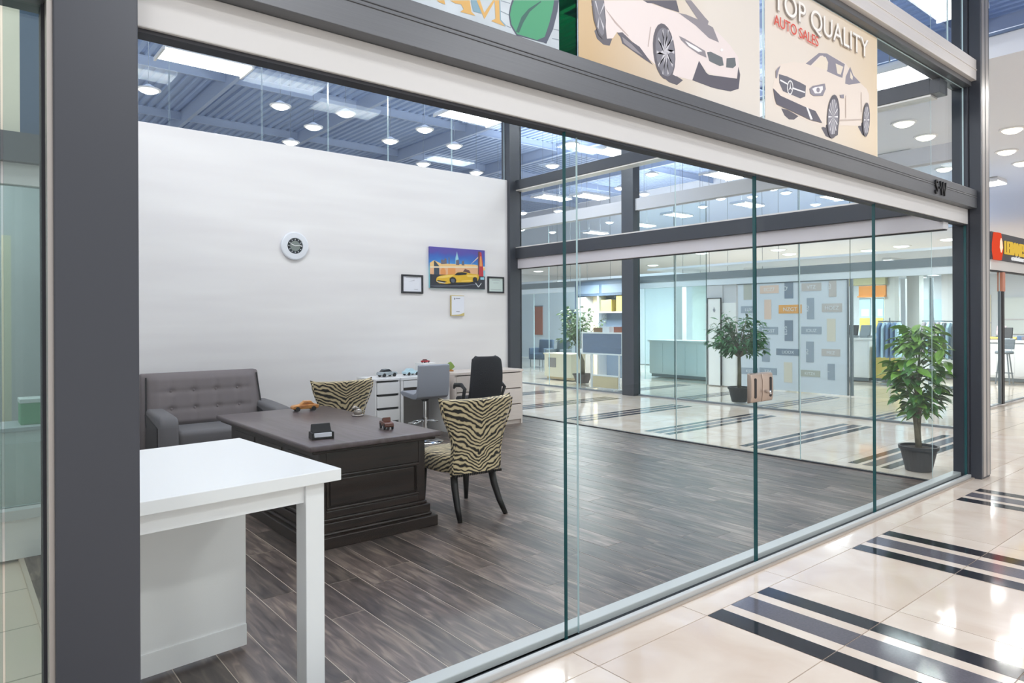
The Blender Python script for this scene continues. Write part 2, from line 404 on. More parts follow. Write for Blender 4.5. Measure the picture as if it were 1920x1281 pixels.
# ================================================================== SETTING
def pane(name, dims, g, parent, axis='y', e=None):
    """glass sheet: clear large faces, coloured edges"""
    x0, x1, y0, y1, z0, z1 = dims
    b = MB().box(*dims)
    big = {'y': (2, 4), 'x': (3, 5)}[axis]
    b.mi = [0 if i in big else 1 for i in range(6)]
    return b.build(name, [g, e or M['gedge']], parent)

# ---- floors
mall = struct(MB().box(-6, 46, -6, 34, -0.12, -0.02).build('floor', M['fartile']), 'polished cream tile mall floor with dark inlaid stripes', 'floor')
wood = struct(MB().box(0.36, 7.02, 2.40, 8.32, -0.02, -0.0011).build('floor', M['subfloor']), 'dark grey brown wood plank floor of the showroom', 'floor')
# cream tiles
tile_cache = {}
def tile(x0, x1, y0, y1, m=None, z1=0.0, nm='tile', z0=-0.02):
    m = m or M['tile']
    k = (round(x1 - x0, 3), round(y1 - y0, 3), m.name, z1)
    g = 0.0025
    if k not in tile_cache:
        o = MB().box(g, x1 - x0 - g, g, y1 - y0 - g, z0, z1).build(nm, m, mall)
        tile_cache[k] = o.data
    else:
        o = bpy.data.objects.new(nm, tile_cache[k]); C.objects.link(o); o.parent = mall
    o.location = (x0, y0, 0)
    return o
struct_grout = MB().box(-0.2, 10.6, -1.2, 2.25, -0.02, -0.006).build('grout_bed', M['grout'], mall)
MB().box(7.03, 10.5, 2.25, 14.0, -0.02, -0.006).build('grout_bed', M['grout'], mall)
ys = [2.25, 2.07, 1.475, 0.88, 0.285, -0.31, -0.905]
xs = [2.97 + 0.79 * k for k in range(-3, 6)]
for i in range(len(xs) - 1):
    for j in range(len(ys) - 1):
        tile(xs[i], xs[i + 1], ys[j + 1], ys[j])
xs2 = [6.92 + 0.72 * k for k in range(0, 6)]
for i in range(len(xs2) - 1):
    for j in range(len(ys) - 1):
        tile(xs2[i], xs2[i + 1], ys[j + 1], ys[j])
xs3 = [7.05 + 0.69 * k for k in range(0, 6)]
for i in range(5):
    for j in range(19):
        tile(xs3[i], xs3[i + 1], 2.25 + 0.6 * j, 2.85 + 0.6 * j)
# inlaid stripes, front walkway: three strips per group, cut at the tile joints
for gx in (2.97, 4.555, 6.42):
    for dx, wd, m in ((0.0, 0.13, 'strip_black'), (0.205, 0.175, 'strip_grey'), (0.455, 0.125, 'strip_black')):
        for j in range(1, 5):
            tile(gx + dx, gx + dx + wd, ys[j + 1], ys[j], M[m], 0.0012, 'inlay_strip', -0.001)
for gx in (8.35, 10.2):
    for dx, wd, m in ((0.0, 0.13, 'strip_black'), (0.205, 0.175, 'strip_grey'), (0.455, 0.125, 'strip_black')):
        tile(gx + dx, gx + dx + wd, -0.5, 2.07, M[m], 0.0012, 'inlay_strip', -0.001)
# stripes in the side walkway (run along x)
def hstrip(x0, x1, y0, y1, m):
    o = MB().box(x0, x1, y0, y1, -0.001, 0.0012).build('inlay_strip', M[m], mall)
for gy in (2.90, 4.17, 5.60, 7.15, 8.75, 10.4, 12.0):
    for dy, wd, m in ((0.0, 0.10, 'strip_black'), (0.15, 0.13, 'strip_grey'), (0.33, 0.09, 'strip_black')):
        hstrip(7.24, 9.86, gy + dy, gy + dy + wd, m)
for gy in (4.35, 6.2, 7.9, 9.6):
    for dy, wd in ((0.0, 0.07), (0.13, 0.07), (0.27, 0.07)):
        MB().box(10.72, 13.2, gy + dy, gy + dy + wd, -0.021, -0.016).build('inlay_strip', M['strip_grey'], mall)
for gx in (15.5, 17.2):
    for dx in (0, 0.2, 0.42):
        MB().box(gx + dx, gx + dx + 0.13, -1.0, 3.2, -0.021, -0.016).build('inlay_strip', M['strip_black'], mall)

# wood planks, running away from the storefront
pw, pl = 0.185, 1.22
pc = {}
row = 0
x = 0.383
while x < 7.0:
    x1 = min(x + pw, 7.01)
    y = 2.41 - ((row * 0.47 + (0.31 if row % 3 == 1 else 0.0)) % pl)
    if abs(x - 2.05) < 0.1: y = 3.72 - pl * 2
    while y < 8.3:
        a, b = max(y, 2.41), min(y + pl, 8.31)
        if b - a > 0.05:
            k = (round(b - a, 2), round(x1 - x, 3))
            if k not in pc:
                o = MB().box(0.0024, x1 - x - 0.0024, 0.002, b - a - 0.002, -0.012, 0.0).build('plank', M['plank'], wood)
                pc[k] = o.data
            else:
                o = bpy.data.objects.new('plank', pc[k]); C.objects.link(o); o.parent = wood
            o.location = (x, a, random.uniform(-0.0004, 0.0004))
        y += pl
    x += pw; row += 1

# ---- storefront
win = sroot('window_1', 'sliding glass storefront between charcoal posts', 'window')
MB().box(0.43, 7.42, 2.255, 2.285, 0.0, 0.035).box(0.43, 7.42, 2.335, 2.41, 0.0, 0.045).build('sill', M['sill'], win, bevel=0.004)
MB().box(0.43, 7.42, 2.285, 2.335, 0.0, 0.014).build('sill_track', M['sill_dark'], win)
MB().box(0.43, 7.42, 2.228, 2.25, 0.0, 0.008).build('floor_edge_strip', M['grout'], win)
pane('glass_pane', (0.435, 2.315, 2.322, 2.334, 0.014, 2.38), M['glass'], win, e=M['gedge_light'])
pane('glass_pane', (2.20, 3.787, 2.282, 2.304, 0.014, 2.38), M['glass'], win)
pane('glass_pane', (3.795, 5.43, 2.282, 2.304, 0.014, 2.38), M['glass'], win)
pane('glass_pane', (5.436, 7.38, 2.282, 2.304, 0.014, 2.38), M['glass'], win)
# lock plates on the meeting glass edges
lk = sroot('door_1', 'brushed nickel lock plates with slots on the glass door edge', 'door lock', (3.79, 2.276, 1.085)); lk.scale = (.9, 1, .9)
def plate(x0, x1):
    b = MB()
    prof = [(-0.10, 0.0), (-0.092, -0.028), (-0.05, -0.034), (0.05, -0.034), (0.092, -0.028), (0.10, 0.0)]
    b.prism([(y, z) for z, y in prof], 'x', x0, x1)
    return b
plate(-0.13, -0.004).build('lock_plate', M['nickel'], lk, bevel=0.006, seg=3)
plate(0.004, 0.135).build('lock_plate', M['nickel'], lk, bevel=0.006, seg=3)
for cx in (-0.088, 0.1):
    MB().prism([(cx + 0.012 * math.cos(t), z0 + 0.012 * math.sin(t)) for z0, ts in ((0.055, (0, .52, 1.05, 1.57, 2.1, 2.6, PI)), (-0.055, (PI, 3.67, 4.19, 4.71, 5.24, 5.76, 2 * PI))) for t in ts], 'y', -0.0365, -0.03).build('slot', M['black'], lk)
MB().tube([(0.05, -0.033, -0.03), (0.05, -0.055, -0.03), (0.05, -0.062, -0.03)], [0.011, 0.011, 0.016], 14).build('lock_knob', M['chrome'], lk, smooth=True)

hd = sroot('trim_1', 'white valance under brushed grey beam above the storefront glass', 'header')
MB().box(0.43, 7.42, 2.27, 2.36, 2.372, 2.512).build('valance', M['valance'], hd, bevel=0.004)
MB().box(0.43, 7.42, 2.284, 2.345, 2.36, 2.373).build('gasket', M['darkline'], hd)  # gasket line in its own dark colour
MB().box(0.42, 7.40, 2.20, 2.40, 2.512, 2.682).box(0.42, 7.40, 2.196, 2.20, 2.606, 2.612).box(0.42, 7.40, 2.196, 2.20, 2.622, 2.626).build('grey_beam', M['beam'], hd, bevel=0.003)
MB().box(0.42, 7.40, 2.255, 2.36, 2.682, 2.70).build('glazing_rail', M['silver'], hd)
sw = tag(thing('unit_letters', 'small black letters fixed on the grey beam near corner post', 'letters', (6.365, 2.198, 2.53)))
text('letter', 'S', 0.17, M['black'], sw, (0, 0, 0.005), (PI / 2, 0, 0), 0.012, sx=.75)
MB().box(0.088, 0.105, -0.012, 0.0, 0.055, 0.07).build('dash', M['black'], sw)
text('letter', 'W', 0.17, M['black'], sw, (0.112, 0, 0.005), (PI / 2, 0, 0), 0.012, sx=.75)

# upper glass and top beam
up = sroot('window_2', 'upper glass band above the grey storefront beam', 'window')
for (a, b) in ((0.43, 2.17), (2.30, 3.865), (3.92, 5.515), (5.53, 7.38)):
    pane('glass_pane', (a, b, 2.30, 2.312, 2.70, 3.65), M['glass_up'], up, e=M['gedge_light'])
pane('glass_pane', (2.178, 2.292, 2.296, 2.306, 2.70, 3.65), glassmat('deep_green_glass', '#1f7a52', 0.6), up, e=M['gedge'])
for (a, b) in ((0.43, 3.8), (3.81, 7.0), (7.005, 7.38)):
    pane('glass_pane', (a, b, 2.30, 2.312, 3.89, 5.4), M['glass_up'], up, e=M['gedge_light'])
tb = sroot('trim_2', 'bright aluminium beam above the poster glass', 'beam')
MB().box(0.42, 7.41, 2.20, 2.40, 3.70, 3.89).box(0.42, 7.41, 2.194, 2.20, 3.79, 3.80).build('beam', M['silver'], tb, bevel=0.004)
MB().box(0.42, 7.41, 2.24, 2.40, 3.655, 3.70).build('glazing_rail', M['beam'], tb, bevel=0.003)

def post(name, label, dims, m=None, fr=None):
    r = sroot(name, label, 'post', ((dims[0] + dims[1]) / 2, (dims[2] + dims[3]) / 2, 0))
    cx, cyy = r.location.x, r.location.y
    MB().box(dims[0] - cx, dims[1] - cx, dims[2] - cyy, dims[3] - cyy, dims[4], dims[5]).build('post_shaft', m or M['post'], r, bevel=0.004)
    return r, cx, cyy
r, cx, cyy = post('trim_3', 'wide charcoal post at the left end of the storefront', (0.227, 0.431, 2.20, 2.36, 0, DECK_Z))
MB().box(0.214 - cx, 0.227 - cx, 2.212 - cyy, 2.25 - cyy, 0, DECK_Z).box(0.216 - cx, 0.227 - cx, 2.26 - cyy, 2.345 - cyy, 0, DECK_Z).build('edge_channel', M['alu'], r)
r, cx, cyy = post('trim_4', 'tall charcoal corner post at the right end of the storefront', (7.40, 7.63, 2.17, 2.262, 0, DECK_Z))
MB().box(7.385 - cx, 7.60 - cx, 2.268 - cyy, 2.40 - cyy, 0, DECK_Z).build('inner_post', M['post'], r, bevel=0.003)
MB().box(7.395 - cx, 7.61 - cx, 2.262 - cyy, 2.268 - cyy, 0, DECK_Z).build('gasket', M['darkline'], r)
MB().box(7.43 - cx, 7.50 - cx, 2.163 - cyy, 2.17 - cyy, 0.02, DECK_Z).box(7.53 - cx, 7.60 - cx, 2.163 - cyy, 2.17 - cyy, 0.02, DECK_Z).build('face_strip', M['alu'], r)
MB().box(7.40 - cx, 7.63 - cx, 2.165 - cyy, 2.17 - cyy, 0.02, DECK_Z).build('face_plate', M['beam'], r)

# ---- back wall of the showroom (white) and glass above it
bw = struct(MB().box(1.0, 6.745, 8.30, 8.42, 0, 3.66).build('wall_back', M['wall'], bevel=0.002), 'plain white back wall with clock and framed pictures', 'wall')
ub = sroot('window_3', 'glass strip above the white back wall', 'window')
xx = [1.0, 1.95, 2.98, 3.83, 4.7, 5.75, 6.74]
for a, b in zip(xx[:-1], xx[1:]):
    pane('glass_pane', (a, b - 0.012, 8.35, 8.362, 3.66, 5.4), M['glass_up'], ub, e=M['gedge_light'])
post('trim_5', 'charcoal post where the white wall meets the side glass', (6.745, 6.98, 8.24, 8.44, 0, DECK_Z))
# stepped plain wall towards the neighbouring unit
for dims in ((0.345, 0.38, 2.36, 3.64), (0.345, 0.50, 3.64, 3.68), (0.46, 0.50, 3.68, 4.4), (0.46, 0.60, 4.4, 4.44), (0.56, 0.60, 4.44, 5.36), (0.56, 1.0, 5.36, 5.4), (0.96, 1.0, 5.4, 8.3)):
    struct(MB().box(*dims, 0, 3.66).build('wall_left', M['white_mat']), 'white stepped partition wall behind the wide charcoal post', 'wall')

# ---- right glass wall of the showroom
rw = sroot('wall_right', 'frameless glass side wall with grey beam and pale valance', 'wall')
for (a, b) in ((2.43, 3.685), (3.69, 5.28), (5.287, 7.0), (7.006, 8.24)):
    pane('glass_pane', (6.955, 6.967, a, b, 0.0, 2.32), M['glass'], rw, 'x', e=M['gedge'] if a > 4 else M['gedge_light'])
    pane('glass_pane', (6.955, 6.967, a, b, 2.62, 3.52), M['glass_up'], rw, 'x', e=M['gedge_light'])
    pane('glass_pane', (6.955, 6.967, a, b, 3.68, 5.4), M['glass_up'], rw, 'x', e=M['gedge_light'])
MB().box(6.945, 6.977, 2.43, 8.24, 0, 0.012).build('floor_channel', M['sill_dark'], rw)
MB().box(6.90, 7.02, 2.31, 8.26, 2.295, 2.445).build('valance', M['valance_pink'], rw, bevel=0.004)
MB().box(6.935, 6.985, 2.31, 8.24, 2.285, 2.296).build('gasket', M['darkline'], rw)
MB().box(6.86, 7.04, 2.405, 8.26, 2.445, 2.61).build('grey_beam', M['post'], rw, bevel=0.003)
MB().box(6.86, 7.04, 2.40, 8.26, 2.61, 2.625).build('glazing_rail', M['silver'], rw)
MB().box(6.86, 7.04, 2.405, 8.26, 3.515, 3.66).box(6.86, 7.04, 2.32, 2.405, 3.515, 3.64).build('grey_beam', M['post'], rw, bevel=0.003)
MB().box(6.87, 7.03, 2.40, 8.26, 3.498, 3.515).build('glazing_rail', M['silver'], rw)

# ---- roof deck
deck = sroot('ceiling', 'blue grey corrugated steel roof deck with beams', 'ceiling', (0, 0, DECK_Z))
b = MB()
pts = []
xk = -6.0
while xk < 25.0:
    pts += [(xk, 0.0), (xk + 0.10, 0.0), (xk + 0.13, 0.05), (xk + 0.19, 0.05)]
    xk += 0.22
vs = []
for (px, pz) in pts: vs += [(px, -7, pz), (px, 34, pz)]
b.add(vs, [(2 * i, 2 * i + 1, 2 * i + 3, 2 * i + 2) for i in range(len(pts) - 1)])
b.build('corrugated_sheet', M['deck'], deck)
for yb in (1.2, 5.0, 9.3, 13.2, 17.0, 21.0, 25.0):
    MB().box(-6, 25, yb - 0.03, yb + 0.03, -0.22, -0.20).box(-6, 25, yb - 0.012, yb + 0.012, -0.2, 0).box(-6, 25, yb - 0.04, yb + 0.04, -0.02, 0.0).build('roof_beam', M['deckbeam'], deck)
for xb in (-3.0, 1.5, 5.2, 8.6, 12.2, 16.0, 20.0):
    MB().box(xb - 0.05, xb + 0.05, -7, 34, -0.38, -0.35).box(xb - 0.015, xb + 0.015, -7, 34, -0.35, 0).build('roof_beam', M['deckbeam'], deck)
for (x0, y0, x1, y1) in ((1.6, 9.4, 5.1, 13.1), (5.3, 9.4, 8.5, 13.1), (5.1, 9.4, 1.6, 13.1)):
    MB().tube([(x0, y0, -0.25), (x1, y1, -0.25)], 0.03, 6).build('wind_brace', M['deckbeam'], deck)

# ---- white dropped ceiling over the far walkway
so = sroot('ceiling', 'white dropped ceiling with round downlights over the far walkway', 'ceiling', (0, 0, SOFFIT_Z))
MB().box(9.05, 46, -6, 7.6, 0, 0.06).box(25, 46, 7.6, 34, 0, 0.06).build('ceiling_panel', M['soffit'], so)
MB().box(9.0, 9.06, -6, 7.6, 0.02, 0.27).box(9.0, 9.22, -6, 7.6, -0.02, 0.02).box(9.0, 25, 7.55, 7.6, 0.0, 0.27).box(24.95, 25.05, 7.6, 34, 0, 3.0).build('fascia', M['soffit'], so)
MB().box(8.97, 9.0, -6, 7.6, 0.22, 0.25).build('shadow_gap', M['bulk'], so)
bk2 = struct(MB().box(14.0, 14.2, -6, 3.2, 3.75, 4.4).build('ceiling', M['soffit']), 'white bulkhead crossing the walkway beyond the corner post', 'bulkhead')
bk3 = struct(MB().box(18.0, 18.3, -6, 3.4, 3.2, 4.4).build('ceiling', M['palegrey']), 'pale grey bulkhead further along the walkway', 'bulkhead')

# far end walls of the mall
struct(MB().box(45.8, 46, -6, 34, 0, 4.4).build('wall_far', M['palewall']), 'pale wall closing the far end of the mall', 'wall')
struct(MB().box(-6, 46, 33.8, 34, 0, 5.5).build('wall_end', M['palewall']), 'pale wall beyond the units behind the showroom', 'wall')

# ---- ceiling lights
def rect_light(x, y, z, label, group, m=None, sx=1.2, sy=0.3):
    t = thing('ceiling_light', label, 'light', (x, y, z), 0, group)
    a, b_ = sx / 2, sy / 2
    MB().prism([(-a - .03, 0.05), (-a + .02, 0.10), (a - .02, 0.10), (a + .03, 0.05), (a + .03, 0.0), (a, 0.0), (a, 0.04), (-a, 0.04), (-a, 0.0), (-a - .03, 0.0)], 'y', -b_ - 0.03, b_ + 0.03).build('housing', M['trimw'], t)
    MB().prism([(-b_, 0.035), (-b_ * .6, 0.0), (b_ * .6, 0.0), (b_, 0.035)], 'x', -a + .005, a - .005).build('diffuser', m or M['lamp'], t)
    for hx in (-a * .6, a * .6):
        MB().tube([(hx, 0, 0.1), (hx, 0, DECK_Z + .02 - z if z > 5 else 0.11)], 0.004, 5).build('hanger', M['steel'], t)
    return t
for (x, y) in DECK_FIX + ADDED_FIX:
    rect_light(x, y, LAMP_Z, (ordinal_of((x, y), DECK_FIX, LAMP_Z) + ' from the left of the rectangular fluorescent lights under the roof') if (x, y) in DECK_FIX else 'unseen fluorescent light added high over the showroom and front walkway', 'fluorescent fixtures under the roof deck', None, 1.2, .52)
def downlight(x, y, z, r, label, group, m):
    t = thing('downlight', label, 'light', (x, y, z), 0, group)
    MB().lathe([(r * 1.25, 0.0), (r * 1.2, -0.018), (r, -0.02), (r * .95, 0.0)], n=18).build('trim_ring', M['trimw'], t)
    MB().lathe([(r * .96, -0.012), (r * .85, -0.04), (r * .5, -0.065), (0.01, -0.075)], n=18).build('lens', m, t)
    return t
ROUND = [(2.6, 12.5), (4.6, 12.0), (5.7, 11.7), (5.6, 12.9), (5.7, 14.3), (7.3, 12.9), (7.4, 11.7), (8.6, 12.4), (9.0, 14.3), (10.6, 14.3), (10.5, 10.7), (11.6, 12.5), (14.3, 11.6), (15.1, 13.4), (16.4, 13.6), (17.2, 14.4), (17.9, 13.4), (15.9, 18.7), (16.6, 17.6), (17.6, 16.1), (18.5, 18.8), (20.1, 18.4), (18.8, 22.2), (20.4, 22.0), (19.6, 10.8), (18.7, 10.7), (18.9, 12.6), (19.8, 13.9), (19.4, 11.8), (22.4, 11.3)]
for (x, y) in ROUND:
    t = downlight(x, y, 5.3, 0.15, (ordinal_of((x, y), ROUND[:10], 5.3) + ' from the left of the round lights above the white wall') if (x, y) in ROUND[:10] else (ordinal_of((x, y), ROUND[10:], 5.3) + ' from the left of the round lights seen over the side glass'), 'round lights under the roof deck', M['lamp'])
    MB().lathe([(0.03, 0.08), (0.11, 0.03), (0.14, 0.0)], n=16).build('lamp_can', M['trimw'], t)
    MB().tube([(0, 0, 0.09), (0, 0, DECK_Z - 5.28)], 0.004, 6).build('cord', M['steel'], t)
for (x, y) in SOFFIT_DOWN:
    downlight(x, y, 4.398, 0.14, ordinal_of((x, y), SOFFIT_DOWN, 4.4) + ' from the left of the downlights in the white walkway ceiling', 'downlights in the white ceiling over the walkway', M['lampw'])
for (x, y, z, lb) in [(8.3, 3.32, 4.2, 'square bright panel light hung beside the cream roadster poster'), (13.1, 5.1, SOFFIT_Z - .1, 'square bright panel light low in the upper glass by the roadster poster'), (17.0, 4.9, SOFFIT_Z - .1, 'square bright panel light right beside the corner post')]:
    tt = rect_light(x, y, z, lb, 'panel lights by the white dropped ceiling', M['lamp'], 0.6, 0.55)
    if z < 4.25: MB().tube([(0, 0, .1), (0, 0, DECK_Z + .02 - z)], .008, 5).build('hanger', M['steel'], tt)
for (x, y) in FAR_DISCS:
    downlight(x, y, 4.398, 0.3, ordinal_of((x, y), FAR_DISCS, 4.4) + ' from the left of the disc lights in the far hall ceiling', 'disc lights in the far hall ceiling', M['lamp_dim'])
# ================================================================== FURNITURE
# ---- white counter table at the front
t = thing('counter_table', 'white square-edged counter table standing nearest the wide charcoal post', 'table', (1.243, 2.605, 0), math.radians(4.2))
bx('table_top', (-0.785, 0, 0, 1.02, 0.852, 0.90), M['white'], t, 0.003)
for (lx, ly) in ((-0.055, 0.04), (-0.055, 0.90), (-0.695, 0.90)):
    bx('leg', (lx - 0.08, lx, ly, ly + 0.085, 0, 0.852), M['white'], t, 0.003)
bx('leg', (-0.78, -0.735, 0.04, 0.125, 0, 0.852), M['white'], t, 0.003)
bx('apron', (-0.735, -0.135, 0.055, 0.075, 0.775, 0.852), M['white'], t)
bx('apron', (-0.085, -0.065, 0.125, 0.90, 0.775, 0.852), M['white'], t)
pan = bx('modesty_panel', (-0.78, -0.135, 0.625, 0.65, 0.02, 0.80), M['white_mat'], t)
bx('kick_board', (-0.78, -0.135, 0.617, 0.625, 0.02, 0.115), M['white_mat'], pan)

# ---- dark executive desk
d = thing('executive_desk', 'dark panelled executive desk with moulded plinth and toys on top', 'desk', (2.30, 5.22, 0))
b = MB()
X0, X1, Y0, Y1 = -0.50, 0.50, -1.0, 0.98
bx('desk_top', (X0, X1, Y0, Y1, 0.652, 0.69), M['desktop'], d, 0.012, 3)
bx('top_moulding', (X0 + .03, X1 - .03, Y0 + .03, Y1 - .03, 0.63, 0.652), M['darkwood'], d, 0.008)
bx('carcass', (-0.40, 0.41, -0.90, 0.88, 0.0, 0.63), M['darkwood'], d)
bx('plinth', (-0.485, 0.485, -0.975, 0.955, 0.0, 0.078), M['darkwood'], d, 0.006)
bx('plinth_moulding', (-0.455, 0.455, -0.945, 0.925, 0.078, 0.10), M['darkwood'], d, 0.01)
bx('plinth_moulding', (-0.435, 0.445, -0.935, 0.915, 0.10, 0.16), M['darkwood'], d, 0.006)
bx('plinth_moulding', (-0.42, 0.425, -0.92, 0.90, 0.16, 0.185), M['darkwood'], d, 0.008)
# framed end panel
f = MB()
f.box(-0.40, -0.355, -0.918, -0.90, 0.185, 0.63).box(0.355, 0.41, -0.918, -0.90, 0.185, 0.63).box(-0.355, 0.355, -0.918, -0.90, 0.185, 0.235).box(-0.355, 0.355, -0.918, -0.90, 0.47, 0.63)
f.build('panel_frame', M['darkwood'], d, bevel=0.005)
f = MB()
for (a, b_, c_, e_) in ((-0.355, 0.355, 0.235, 0.255), (-0.355, 0.355, 0.45, 0.47), (-0.355, -0.335, 0.255, 0.45), (0.335, 0.355, 0.255, 0.45)):
    f.box(a, b_, -0.925, -0.905, c_, e_)
f.build('panel_moulding', M['darkwood'], d, bevel=0.006)
bx('end_panel', (-0.325, 0.325, -0.912, -0.90, 0.265, 0.44), M['darkwood'], d, 0.005)
for k in range(3):
    bx('side_panel', (-0.408, -0.40, -0.84 + k * 0.57, -0.84 + k * 0.57 + 0.48, 0.24, 0.58), M['darkwood'], d, 0.004)

# ---- zebra dining chairs
def zebra_chair(name, label, loc, rz, group):
    t = thing(name, label, 'chair', loc, rz, group)
    hw = [(0.33, .205), (0.36, .212), (0.42, .212), (0.50, .205), (0.58, .212), (0.65, .235), (0.72, .268), (0.78, .292), (0.84, .308), (0.885, .312)]
    def W(z):
        for (a, b1), (c, d1) in zip(hw[:-1], hw[1:]):
            if z <= c: return b1 + (d1 - b1) * (z - a) / (c - a)
        return hw[-1][1]
    b = MB()
    nz, nu = 16, 15
    def surf(side):
        def fn(u, v):
            z = 0.33 + v * 0.565
            u_ = u * 2 - 1
            wv = W(z)
            flare = max(0, (z - 0.55) / 0.34)
            wing = 0.055 * flare * u_ * u_          # wings come forward
            y = -0.245 - 0.075 * max(0, (z - 0.42)) / 0.46 + wing
            th = 0.045 * (1 - 0.55 * abs(u_) ** 4)
            zz = z + (0.012 * (1 - u_ * u_) * v * v) - 0.018 * v ** 6 * (1 if side else 1) * 0.5 + 0.02 * flare * u_ * u_
            return (u_ * wv, y + (th if side else -th), zz)
        return fn
    b.grid(surf(0), nu, nz); b.grid(surf(1), nu, nz)
    n = nu * nz
    fs = []
    for i in range(nu - 1):
        fs.append((i, n + i, n + i + 1, i + 1))
        o = (nz - 1) * nu
        fs.append((o + i, o + i + 1, n + o + i + 1, n + o + i))
    for j in range(nz - 1):
        fs.append((j * nu, (j + 1) * nu, n + (j + 1) * nu, n + j * nu))
        fs.append((j * nu + nu - 1, n + j * nu + nu - 1, n + (j + 1) * nu + nu - 1, (j + 1) * nu + nu - 1))
    for f_ in fs: b.f.append(list(f_)); b.mi.append(0)
    back = b.build('backrest', M['zebra'], t, smooth=True, bevel=0.014, seg=3)
    # piping round the back outline
    ol = [(-W(z), z) for z in [0.335 + k * 0.0555 for k in range(11)]]
    pts = [(x - .004, -0.245 - 0.075 * max(0, z - .42) / .46 + 0.055 * max(0, (z - .55) / .34) - 0.02, z) for x, z in ol]
    pts2 = [(-x, y, z) for x, y, z in pts][::-1]
    MB().tube(pts, 0.006, 6).build('piping', M['zebra'], back, smooth=True)
    MB().tube(pts2, 0.006, 6).build('piping', M['zebra'], back, smooth=True)
    # padded seat with rounded front
    def seat(u, v):
        a = u * 2 * PI
        e = 3.2
        cx_, sx_ = math.cos(a), math.sin(a)
        r = 1 / ((abs(cx_) ** e + abs(sx_) ** e) ** (1 / e))
        prof = [(0.0, 0.335), (0.96, 0.335), (1.0, 0.345), (1.01, 0.40), (1.0, 0.435), (0.95, 0.462), (0.8, 0.478), (0.4, 0.488), (0.0, 0.49)]
        k = v * (len(prof) - 1); i = min(int(k), len(prof) - 2); q = k - i
        rr = prof[i][0] + (prof[i + 1][0] - prof[i][0]) * q; zz = prof[i][1] + (prof[i + 1][1] - prof[i][1]) * q
        w_ = 0.255 + 0.02 * sx_
        return (cx_ * r * rr * w_, 0.03 + sx_ * r * rr * 0.255, zz)
    MB().grid(seat, 32, 17, close_u=True).build('seat', M['zebra'], t, smooth=True)
    # fringe of small dark tacks along the bottom edge
    fr_ = MB()
    for k in range(26):
        x = -0.205 + 0.41 * k / 25
        fr_.box(x - .004, x + .004, -0.296, -0.285, 0.322, 0.34)
    fr_.build('trim_tacks', M['ebony'], back)
    for sx in (-1, 1):
        MB().tube([(sx * .17, -0.20, 0.345), (sx * .178, -0.235, 0.22), (sx * .19, -0.29, 0.10), (sx * .205, -0.355, 0.0)], [.030, .028, .024, .018], 8).build('leg', M['ebony'], t, smooth=True)
        MB().tube([(sx * .20, 0.22, 0.345), (sx * .203, 0.225, 0.15), (sx * .205, 0.228, 0.0)], [.032, .026, .017], 8).build('leg', M['ebony'], t, smooth=True)
    return t
g = 'zebra print dining chairs'
zebra_chair('dining_chair', 'zebra print chair with black legs standing in front of the desk corner', (3.165, 4.52, 0), math.radians(-4), g)
zebra_chair('dining_chair', 'zebra print chair half hidden behind the far end of the desk', (3.06, 6.62, 0), math.radians(-2), g)

# ---- grey loveseat
s = thing('loveseat', 'taupe grey tufted loveseat with dark arm panels against the white wall', 'sofa', (2.16, 7.62, 0))
def tuft(u, v):
    x = -0.62 + u * 1.135
    z = 0.43 + v * 0.53
    lean = 0.0 + (z - 0.43) * 0.28
    fx = u * 5; fz = v * 3
    dx = abs(fx - round(fx)); dz = abs(fz - round(fz))
    g_ = min(1, dx * 5) * 0.5 + min(1, dz * 5) * 0.5
    dim = math.exp(-((dx / .16) ** 2 + (dz / .16) ** 2))
    edge = min(1, min(u, 1 - u) * 12) * min(1, min(v, 1 - v) * 9)
    y = -0.06 + lean - (0.013 * g_ * edge) - 0.04 * (edge ** 0.5) + (0.018 * dim if 0 < round(fx) < 5 and 0 < round(fz) < 3 else 0)
    xs_ = -0.05 + (x + 0.05) * (1.0 - 0.05 * v)
    return (xs_, y, z)
tb_ = MB().grid(tuft, 61, 37)
bk_ = tb_.build('back_cushion', M['sofa'], s, smooth=True)
for i in range(1, 5):
    for j in range(1, 3):
        p = tuft(i / 5, j / 3)
        MB().lathe([(0.014, 0), (0.012, .006), (0.004, .009)], n=10).build('button', M['sofa'], bk_).matrix_local = Matrix.Translation((p[0], p[1] - 0.003, p[2])) @ Euler((PI / 2, 0, 0)).to_matrix().to_4x4()
b = MB()
prof = [(-0.03, 0.12), (-0.05, 0.44), (0.095, 0.945), (0.12, 0.962), (0.2, 0.965), (0.24, 0.94), (0.22, 0.6), (0.22, 0.12)]
b.prism(prof, 'x', -0.64, 0.53)
fr = b.build('back_frame', M['sofa'], s, bevel=0.025, seg=4)
for sx in (-1, 1):
    MB().tube([(-.05 + sx * .577, -0.075, 0.45), (-.05 + sx * .55, 0.065, 0.93)], .008, 6).build('piping', M['piping'], fr)
bx('seat_cushion', (-0.455, 0.455, -0.60, 0.0, 0.27, 0.45), M['sofa_seat'], s, 0.045, 5)
bx('seat_base', (-0.46, 0.46, -0.58, 0.2, 0.10, 0.27), M['leather'], s, 0.01)
